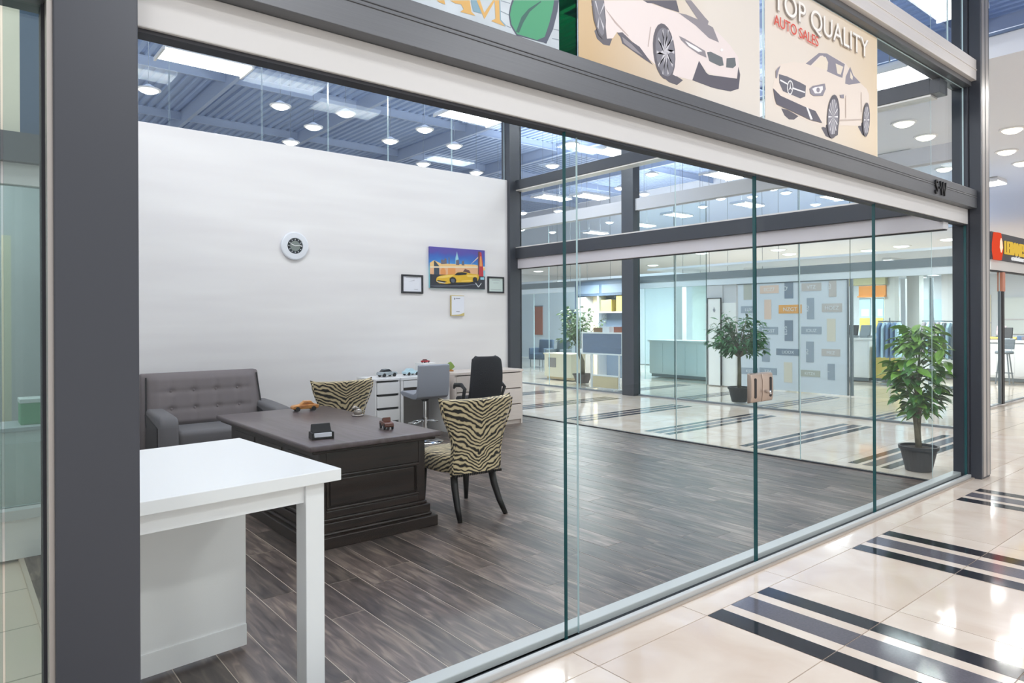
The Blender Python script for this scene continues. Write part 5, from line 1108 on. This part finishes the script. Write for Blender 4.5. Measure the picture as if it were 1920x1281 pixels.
# ---- corner shop with the lit sign (its side face runs along y = 3.85)
cs = sroot('wall_corner_shop', 'glass side of the far corner shop under the lit sign', 'wall')
MB().box(13.45, 20, 3.80, 3.95, 2.30, 2.47).build('valance', M['valance'], cs)
MB().box(13.45, 20, 3.82, 3.90, 2.28, 2.30).build('gasket', M['darkline'], cs)
for (a, b_) in ((13.52, 14.08), (14.25, 15.8), (15.81, 17.5), (17.51, 20)):
    pane('glass_pane', (a, b_, 3.85, 3.862, .02, 2.28), M['glass_far'], cs, e=M['gedge_light'])
MB().box(13.45, 20, 3.83, 3.88, 0, .02).build('floor_channel', M['steel'], cs)
MB().box(14.10, 14.22, 3.82, 3.88, 0, 1.95).build('door_stile', M['black'], cs)
MB().box(14.09, 14.23, 3.81, 3.89, 1.95, 2.28).build('stile_cap', M['copper'], cs)
MB().box(14.04, 14.09, 3.83, 3.87, 0, 1.95).build('door_stile', M['steel'], cs)
sg = thing('shop_sign', 'dark shop sign with lit yellow letters and red lantern', 'sign', (13.42, 3.84, 2.47))
bx('sign_panel', (0, 6.4, -.06, .0, 0, .46), M['signblack'], sg)
MB().lathe([(.19, .0), (.21, .05), (.25, .14), (.245, .26), (.19, .40), (.17, .45)], .25, -.3, 20).build('lantern', M['signred'], sg, smooth=True).scale = (1, .22, 1)
MB().lathe([(.02, .12), (.07, .2), (.05, .30), (.01, .36)], .27, -.5, 12).build('lantern_glow', M['signhot'], sg, smooth=True).scale = (1, .24, 1)
fit_text('lettering', 'LEBANESE', M['signyel'], sg, .62, -.075, .12, 1.3, .23, .012)
fit_text('lettering', 'G', M['signwhite'], sg, 1.98, -.075, .13, .2, .26, .012)
fit_text('lettering', 'cuisine', M['signwhite'], sg, 1.0, -.075, .03, .7, .08, .01)

# ---- inside of the corner shop (seen only through two or three layers of glass)
lc = sroot('ceiling', 'low white ceiling of the corner shop with long lights', 'ceiling', (0, 0, 2.85))
MB().box(15.2, 25.0, 3.95, 12.5, 0, .05).build('ceiling_panel', M['soffit'], lc)
STRIPS = [(16.5, 5.0), (18.5, 5.2), (20.5, 5.6), (22.5, 6.0), (16.8, 6.6), (18.9, 7.0), (21.2, 7.5), (23.1, 8.1), (21.4, 8.5), (24.1, 8.8), (22.8, 7.1), (17.6, 8.4), (20.0, 9.4), (23.5, 10.2), (17.0, 10.2), (20.5, 11.2)]
for (x, y) in STRIPS:
    t = thing('strip_light', ordinal_of((x, y), STRIPS, 2.8) + ' from the left of the strip lights on the corner shop ceiling', 'light', (x, y, 2.85), 0, 'strip lights in the corner shop')
    bx('strip_tray', (-.5, .5, -.1, .1, -.05, 0), M['trimw'], t)
    bx('strip_diffuser', (-.48, .48, -.08, .08, -.062, -.05), M['lamp_dim'], t)
for (x, y) in ((17.5, 5.2), (21.5, 6.4), (18.0, 8.5), (23, 9.5)):
    area(x, y, 2.75, 1.0, .3, 190)  # lamps added to light the shop interior, set apart from the strips
of = thing('orange_fascia', 'orange kiosk fascia at the back of the corner shop', 'fascia', (20.0, 8.49, 2.08))
bx('fascia_board', (0, .12, -.36, .36, 0, .32), M['orange'], of)
bx('fascia_lip', (-.1, 0, -.36, .36, 0, .04), M['orange'], of)
ol_ = struct(MB().box(19.9, 20.2, 8.1, 9.6, 2.42, 2.80).build('trim_7', M['olive']), 'olive bulkhead above the orange fascia', 'bulkhead')
for i, (y, lb) in enumerate(((8.71, 'blue and yellow lit menu poster under the orange fascia'), (8.31, 'narrow sky blue lit poster beside the grey shop column'))):
    t = thing('menu_poster', lb, 'poster', (20.05, y, 1.0))
    hw_ = .15 if i == 0 else .11
    bx('poster_panel', (0, .04, -hw_, hw_, 0, 1.06), M['skyblue'], t)
    bx('yellow_print', (-.006, 0, -hw_ + .01, hw_ - .01, .08, .5), M['yellow'], t)
    bx('white_print', (-.007, 0, -hw_ + .03, hw_ - .06, .55, .75), M['white'], t)
def column(x, y, r_, h, lb, m_):
    t = tag(thing('shop_column', lb, 'column', (x, y, 0)), kind='structure')
    bx('shaft', (-r_, r_, -r_, r_, 0, h), m_, t)
    bx('column_base', (-r_ - .02, r_ + .02, -r_ - .02, r_ + .02, 0, .1), M['steel'], t)
column(20.2, 8.05, .13, 2.85, 'pale grey column beside the orange fascia', M['column'])
column(17.1, 6.55, .05, 2.4, 'slim pale post in front of the shop counters', M['palegrey'])
column(17.2, 6.01, .035, 2.4, 'slim dark post in front of the shop counters', M['steel'])
column(21.0, 7.75, .16, 2.85, 'grey column in the middle of the corner shop', M['column'])
column(24.2, 7.9, .2, 2.85, 'wide pale column at the back of the shop', M['palegrey'])
struct(MB().box(24.9, 25.1, 3.95, 12.5, 0, 2.85).build('wall_shop_back', M['palewall']), 'pale back wall of the corner shop', 'wall')
for (y, z0, z1, m_, lb) in ((7.45, .9, 2.2, 'cream', 'cream lit panel on the back wall of the shop'), (8.7, .8, 2.1, 'skyblue', 'pale blue panel on the back wall of the shop'), (6.3, 1.0, 2.1, 'teal', 'teal panel on the back wall of the shop'), (5.2, .9, 2.1, 'yellow', 'yellow panel on the back wall of the shop'), (10.1, .7, 2.2, 'cream', 'tall cream panel at the back corner of the shop')):
    t = thing('wall_panel', lb, 'panel', (24.88, y, z0))
    bx('panel_board', (-.04, 0, -.42, .42, 0, z1 - z0), M[m_], t)
    bx('panel_rail', (-.06, -.04, -.44, .44, .42, .46), M['palegrey'], t)
def counter(x, y, L, h, m_, lb, mt='white'):
    t = thing('shop_counter', lb, 'counter', (x, y, 0))
    bx('counter_body', (-.3, .3, -L / 2, L / 2, .08, h - .04), M[m_], t)
    bx('counter_top', (-.34, .34, -L / 2 - .03, L / 2 + .03, h - .04, h), M[mt], t)
    bx('counter_plinth', (-.26, .26, -L / 2 + .03, L / 2 - .03, 0, .08), M['steel'], t)
    for k in range(int(L / .35)):
        bx('front_panel', (-.312, -.3, -L / 2 + .02 + k * .35, -L / 2 + .34 + k * .35, .12, h - .08), M[m_], t)
    return t
counter(17.2, 7.62, .75, 1.02, 'white', 'white counter at the left edge of the corner shop')
counter(17.3, 6.95, .45, .85, 'yellow', 'yellow display counter in the corner shop', 'cream')
counter(19.5, 5.6, 2.0, .95, 'white', 'long white counter in the middle of the corner shop')
counter(22.8, 6.45, 1.3, .95, 'cream', 'cream counter seen right of the corner post', 'yellow')
for i, (x, y, m_, lb) in enumerate(((16.5, 6.62, 'mutedblue', 'blue garments hung on a stand by the yellow counter'), (18.3, 6.35, 'mauve', 'mauve garments hung on a stand behind the slim posts'), (18.6, 5.75, 'palegrey', 'pale garments hung on a stand behind the bright green plant'), (16.6, 5.35, 'steel', 'grey garments hung on a stand near the shop corner'))):
    t = thing('clothes_rack', lb, 'clothes stand', (x, y, 0))
    MB().tube([(0, 0, .02), (0, 0, 1.5)], .015, 8).tube([(0, -.25, 1.42), (0, .25, 1.42)], .012, 8).lathe([(.2, 0), (.19, .02), (.02, .03)], n=16).build('stand', M['steel'], t)
    for k in range(5):
        yy = -.2 + k * .1
        MB().prism([(-.05, 1.40), (.05, 1.40), (.17, 1.28), (.19, .62), (-.19, .60), (-.17, 1.28)], 'y', yy - .025, yy + .03).build('garment', M[m_] if k % 3 else M['skyblue'], t, bevel=.02)
def stool(x, y, lb, m_):
    t = thing('bar_stool', lb, 'stool', (x, y, 0), 0, None)
    MB().lathe([(.17, .68), (.18, .70), (.17, .74), (.1, .75)], n=16).build('seat', M[m_], t, smooth=True)
    for k in range(4):
        a = PI / 4 + k * PI / 2
        MB().tube([(.1 * math.cos(a), .1 * math.sin(a), .69), (.19 * math.cos(a), .19 * math.sin(a), 0)], .014, 6).build('leg', M['steel'], t)
    MB().tube([(.16 * math.cos(k * PI / 6), .16 * math.sin(k * PI / 6), .25) for k in range(13)], .009, 6).build('footring', M['steel'], t)
    MB().prism([(-.15, .78), (.15, .78), (.17, 1.02), (-.17, 1.02)], 'x', .14, .17).build('backrest', M[m_], t, bevel=.01)
    MB().tube([(.12, -.1, .73), (.155, -.1, .80)], .01, 6).tube([(.12, .1, .73), (.155, .1, .80)], .01, 6).build('back_support', M['steel'], t)
stool(18.4, 4.95, 'grey bar stool behind the black door stile', 'steel'); stool(20.4, 5.0, 'mauve bar stool beyond the black door stile', 'mauve'); stool(21.2, 5.3, 'blue bar stool deep in the corner shop', 'mutedblue')
for (x, y, z, m_, lb) in ((17.2, 7.75, 1.02, 'black', 'dark till on the white counter of the shop'), (17.2, 7.45, 1.02, 'steel', 'grey till on the white counter of the shop'), (19.5, 5.2, .95, 'black', 'dark card reader on the long white counter'), (19.5, 6.1, .95, 'mutedblue', 'blue till on the long white counter'), (22.8, 6.2, .95, 'mauve', 'mauve till on the cream counter')):
    t = thing('till', lb, 'till', (x, y, z))
    bx('till_base', (-.12, .12, -.1, .1, 0, .06), M['steel'], t, .01)
    MB().prism([(-.08, .06), (.0, .06), (.06, .30), (.03, .31)], 'y', -.12, .12).build('till_screen', M[m_], t, bevel=.008)

# ---- things in the bay behind the side walkway (left of the square post)
pl = thing('cream_cabinet', 'cream block cabinet under the olive tree', 'cabinet', (12.05, 12.5, 0))
bx('cabinet_body', (-.25, .25, -.42, .55, .06, .62), M['cream'], pl, .006)
bx('cabinet_plinth', (-.2, .2, -.38, .5, 0, .06), M['tan'], pl)
bx('niche_shade', (-.256, -.25, .12, .40, .30, .54), M['shadow_grey'], pl)  # flat grey sheet painted as the shade of an opening
bx('cabinet_top', (-.27, .27, -.44, .57, .62, .65), M['cream'], pl, .004)
ez = thing('easel_screen', 'framed grey screen on white easel legs over a tan board', 'screen', (10.85, 10.2, 0))
MB().box(-.02, .02, -.64, .56, .74, .77).box(-.02, .02, -.64, .56, 1.19, 1.22).box(-.02, .02, -.64, -.60, .77, 1.19).box(-.02, .02, .52, .56, .77, 1.19).build('screen_frame', M['white'], ez)
bx('screen_panel', (-.012, .012, -.60, .52, .77, 1.19), M['screen'], ez)
for y in (.26, -.52):
    MB().tube([(0, y, .02), (0, y, .74)], .02, 8).build('leg', M['white'], ez)
    MB().box(-.18, .18, y - .02, y + .02, 0, .03).build('foot', M['white'], ez)
bx('tan_board', (-.015, .015, -.48, .22, .04, .28), M['tan'], ez)
bx('board_rail', (-.02, .02, -.50, .24, .28, .31), M['white'], ez)
ku = thing('display_kiosk', 'dark slate display unit with shelf and lit doorway behind the easel', 'kiosk', (12.95, 12.15, 0))
bx('slate_header', (0, .35, -.85, .95, 2.10, 2.48), M['slate'], ku)
for (a, b_) in ((-.80, -.02), (.06, .85)):
    bx('header_panel', (-.012, 0, a, b_, 2.16, 2.38), M['greyp'], ku)
bx('back_board', (.30, .35, -.85, .12, 0, 2.10), M['greyp'], ku)
bx('side_board', (0, .35, .90, .95, 0, 2.10), M['slate'], ku)
bx('mid_board', (0, .35, .10, .14, 0, 2.10), M['palewall'], ku)
bx('side_board', (0, .35, -.87, -.83, 0, 2.10), M['slate'], ku)
bx('lit_back', (.32, .35, .14, .90, 0, 2.10), mat('lit_doorway', '#f4e6cc', .6, emit='#ffe9c4', estr=.5), ku)
bx('door_leaf', (.02, .30, .58, .90, .02, 2.08), M['palegrey'], ku)
bx('shelf', (.02, .30, -.83, .10, 1.66, 1.69), M['white'], ku)
bx('shelf', (.02, .30, -.83, .10, 1.1, 1.12), M['palegrey'], ku)
for i, (y, w2, h2, m_, lb) in enumerate(((11.28, .36, .30, 'yellow', 'wide yellow carton on the kiosk shelf'), (10.82, .24, .40, 'yellow', 'tall yellow carton on the kiosk shelf by the square post'))):
    t = thing('carton', lb, 'box', (13.1, y + .75, 1.69))
    bx('carton_body', (-.1, .1, -w2 / 2, w2 / 2, 0, h2), M[m_], t, .004)
    bx('carton_flap', (-.103, .103, -w2 / 2, 0, h2, h2 + .006), M['tan'], t)
t = thing('desk_lamp', 'dark desk lamp between the yellow cartons', 'lamp', (13.1, 11.77, 1.69))
MB().lathe([(.06, 0), (.055, .015), (.01, .02)], n=14).tube([(0, 0, .02), (0, .01, .26), (-.01, 0, .40)], .01, 8).build('lamp_stem', M['black'], t)
MB().lathe([(.03, .48), (.07, .36), (.06, .36)], 0, 0, 14).build('lamp_shade', M['slate'], t)
for (y, dz, m_, lb) in ((10.62, .10, 'brown', 'brown carton behind the easel screen top'), (10.35, .12, 'white', 'white carton behind the easel screen top'), (10.02, .12, 'rust', 'rust coloured carton behind the easel screen top')):
    t = thing('carton', lb, 'box', (11.25, y, 1.20))
    bx('carton_body', (-.08, .08, -.1, .1, 0, dz), M[m_], t, .003); bx('carton_lid', (-.083, .083, -.103, .103, dz, dz + .012), M[m_], t)
tb2 = thing('back_table', 'narrow white table holding cartons behind the easel', 'table', (11.25, 10.3, 0))
bx('table_top', (-.14, .14, -.5, .5, 1.17, 1.20), M['white'], tb2, .003)
for y in (-.46, .46):
    for x in (-.11, .11):
        MB().box(x - .015, x + .015, y - .015, y + .015, 0, 1.17).build('leg', M['white'], tb2)
# waiting chairs and small tables in the far left bay
def lounge(x, y, rz, m_, lb):
    t = thing('tub_chair', lb, 'chair', (x, y, 0), rz)
    bx('seat', (-.28, .28, -.28, .28, .24, .44), M[m_], t, .05, 3)
    MB().prism([(.2, .3), (.3, .3), (.36, .86), (.26, .86)], 'y', -.28, .28).build('backrest', M[m_], t, bevel=.04, seg=3)
    for sy in (-.3, .24):
        bx('arm', (-.26, .3, sy, sy + .06, .24, .60), M[m_], t, .02)
    for xx_ in (-.24, .24):
        for yy in (-.24, .24): MB().tube([(xx_, yy, 0), (xx_, yy, .24)], .015, 6).build('leg', M['steel'], t)
lounge(14.6, 16.3, 0.2, 'slate', 'slate tub chair next to the back corner post'); lounge(14.4, 15.3, .1, 'steel', 'grey tub chair in the far left bay'); lounge(15.4, 14.6, .3, 'slate', 'slate tub chair behind the olive tree')
sm = thing('side_table', 'small white table in front of the far tub chairs', 'table', (13.0, 13.6, 0))
bx('table_top', (-.3, .3, -.3, .3, .42, .45), M['white'], sm, .004)
for x in (-.26, .26):
    for y in (-.26, .26): MB().tube([(x, y, 0), (x, y, .42)], .014, 6).build('leg', M['mutedblue'], sm)
struct(MB().box(18.0, 18.15, 12.6, 22, 0, 3.0).build('wall_bay', M['palewall']), 'pale blue back wall of the far left bay', 'wall')
ba = thing('wall_banner', 'rust and grey hanging banner on the pale blue wall', 'banner', (17.96, 20.2, .9))
bx('banner_cloth', (0, .03, -.22, .22, 0, 1.1), M['rust'], ba); bx('banner_rail', (-.01, .04, -.24, .24, 1.1, 1.14), M['steel'], ba)
pc_ = thing('wall_picture', 'grey framed picture on the pale blue wall of the bay', 'picture', (17.96, 18.4, 1.25))
bx('frame', (0, .03, -.3, .3, 0, .6), M['steel'], pc_); bx('print', (-.005, 0, -.26, .26, .04, .56), M['screen'], pc_)
BAYS = [(14.5, 15.0), (15.5, 13.8), (16.5, 16.5), (14.8, 18.2), (16.0, 11.6), (15.2, 10.2), (16.8, 9.7)]
for (x, y) in BAYS:
    t = thing('strip_light', ordinal_of((x, y), BAYS, 2.6) + ' from the left of the strip lights hung across the walkway', 'light', (x, y, 2.6), 0, 'strip lights over the far bays')
    bx('strip_tray', (-.5, .5, -.1, .1, 0, .05), M['trimw'], t)
    bx('strip_diffuser', (-.48, .48, -.08, .08, -.012, 0), M['lampw'], t)
    for hx in (-.4, .4): MB().tube([(hx, 0, .05), (hx, 0, DECK_Z - 2.58)], .006, 5).build('hanger', M['steel'], t)
for (x, y) in ((15.5, 14.2), (16, 10.5), (12, 12.2)):
    area(x, y, 2.5, 1.0, .3, 180)  # lamps added to brighten the far bays, without fixtures of their own
# teal bay behind the square post
struct(MB().box(17.4, 17.5, 8.7, 12.6, 0, 3.0).build('wall_teal', M['teal']), 'teal back wall behind the white fitting counters', 'wall')
counter(14.6, 10.6, 2.2, .95, 'white', 'white fitting counter behind the square grey post')
counter(15.8, 9.4, 1.0, 1.05, 'palewall', 'pale blue counter right of the square grey post', 'white')
column(15.2, 11.35, .09, 2.6, 'white post above the fitting counter', M['white_mat'])
column(15.3, 10.1, .12, 2.6, 'pale teal column in the fitting shop', M['teal'])
for (y, m_, lb) in ((11.2, 'steel', 'grey shelf rack on the teal wall'), (9.6, 'cream', 'cream shelf rack on the teal wall')):
    t = thing('shelf_rack', lb, 'shelf', (17.2, y, 0))
    for yy in (-.5, .5): bx('upright', (-.15, .15, yy - .02, yy + .02, 0, 2.0), M[m_], t)
    for k in range(5): bx('shelf_board', (-.15, .15, -.48, .48, .3 + k * .4, .32 + k * .4), M[m_], t)

# ================================================================== NEIGHBOURING UNIT ON THE LEFT
area(-.6, 4.2, LAMP_Z - .03, 1.15, .5, 70); area(-.4, 6.4, 3.0, 1.0, .3, 40)  # lamps added to brighten the neighbouring unit, no fixture built
nb = sroot('window_5', 'greenish glass panel of the neighbouring unit at the left edge', 'window')
pane('glass_pane', (-1.2, .118, 2.292, 2.304, 0.02, 2.38), M['glass_nb'], nb, e=M['gedge'])
pane('glass_pane', (.124, .213, 2.292, 2.304, 0.02, 2.38), M['glass_nb'], nb, e=M['gedge'])
MB().box(-1.2, .213, 2.25, 2.40, 0, .02).build('sill', M['sill'], nb)
MB().box(.208, .216, 2.28, 2.34, 0, 2.40).build('gasket', M['darkline'], nb)
MB().box(-1.2, .213, 2.20, 2.36, 2.372, 2.68).build('header', M['beam'], nb)
nf = sroot('wall_neighbour', 'recessed storefront of the neighbouring unit with white valance', 'wall')
MB().box(-3, .52, 5.36, 5.46, 2.37, 2.505).build('valance', M['valance'], nf)
MB().box(-3, .52, 5.30, 5.50, 2.505, 2.69).build('grey_beam', M['beam'], nf)
MB().box(-3, .52, 5.30, 5.50, 3.66, 3.86).build('upper_beam', M['silver'], nf)
pane('glass_pane', (-3, .52, 5.40, 5.412, .32, 2.37), M['glass_nb'], nf, e=M['gedge'])
MB().box(-3, .38, 5.42, 5.43, 2.69, 3.66).build('cream_panel', mat('cream_upper_panel', '#dcd7c8', .5), nf)
MB().box(.38, .52, 5.42, 5.43, 2.69, 3.66).build('navy_panel', mat('navy_upper_panel', '#4b5d76', .3), nf)
MB().box(-3, .52, 5.30, 5.45, .26, .32).build('ledge', M['sill'], nf)
MB().box(-3, .52, 5.36, 5.45, 0, .26).build('low_wall', M['white_mat'], nf)
struct(MB().box(.36, .42, 6.9, 6.95, 0, 2.2).build('trim_10', M['cream']), 'cream upright panel inside the neighbouring unit', 'panel')
struct(MB().box(-3.2, .95, 7.2, 7.3, 0, 3.6).build('wall_neighbour_back', M['palegrey']), 'pale grey back wall of the neighbouring unit', 'wall')
gb = thing('green_box', 'green box on white cabinet behind the neighbouring glass', 'box', (.56, 6.3, .74))
bx('box_body', (-.13, .13, -.1, .1, 0, .16), mat('green_carton', '#5fa878', .6), gb, .004); bx('box_lid', (-.135, .135, -.105, .105, .16, .19), M['white_mat'], gb, .003)
cb = thing('white_cabinet', 'low white cabinet behind the neighbouring glass', 'cabinet', (.42, 6.3, 0))
bx('cabinet_body', (-.45, .45, -.2, .2, .05, .71), M['white_mat'], cb, .004)
bx('cabinet_top', (-.47, .47, -.22, .22, .71, .74), M['palegrey'], cb, .003)
bx('cabinet_plinth', (-.42, .42, -.17, .17, 0, .05), M['steel'], cb)
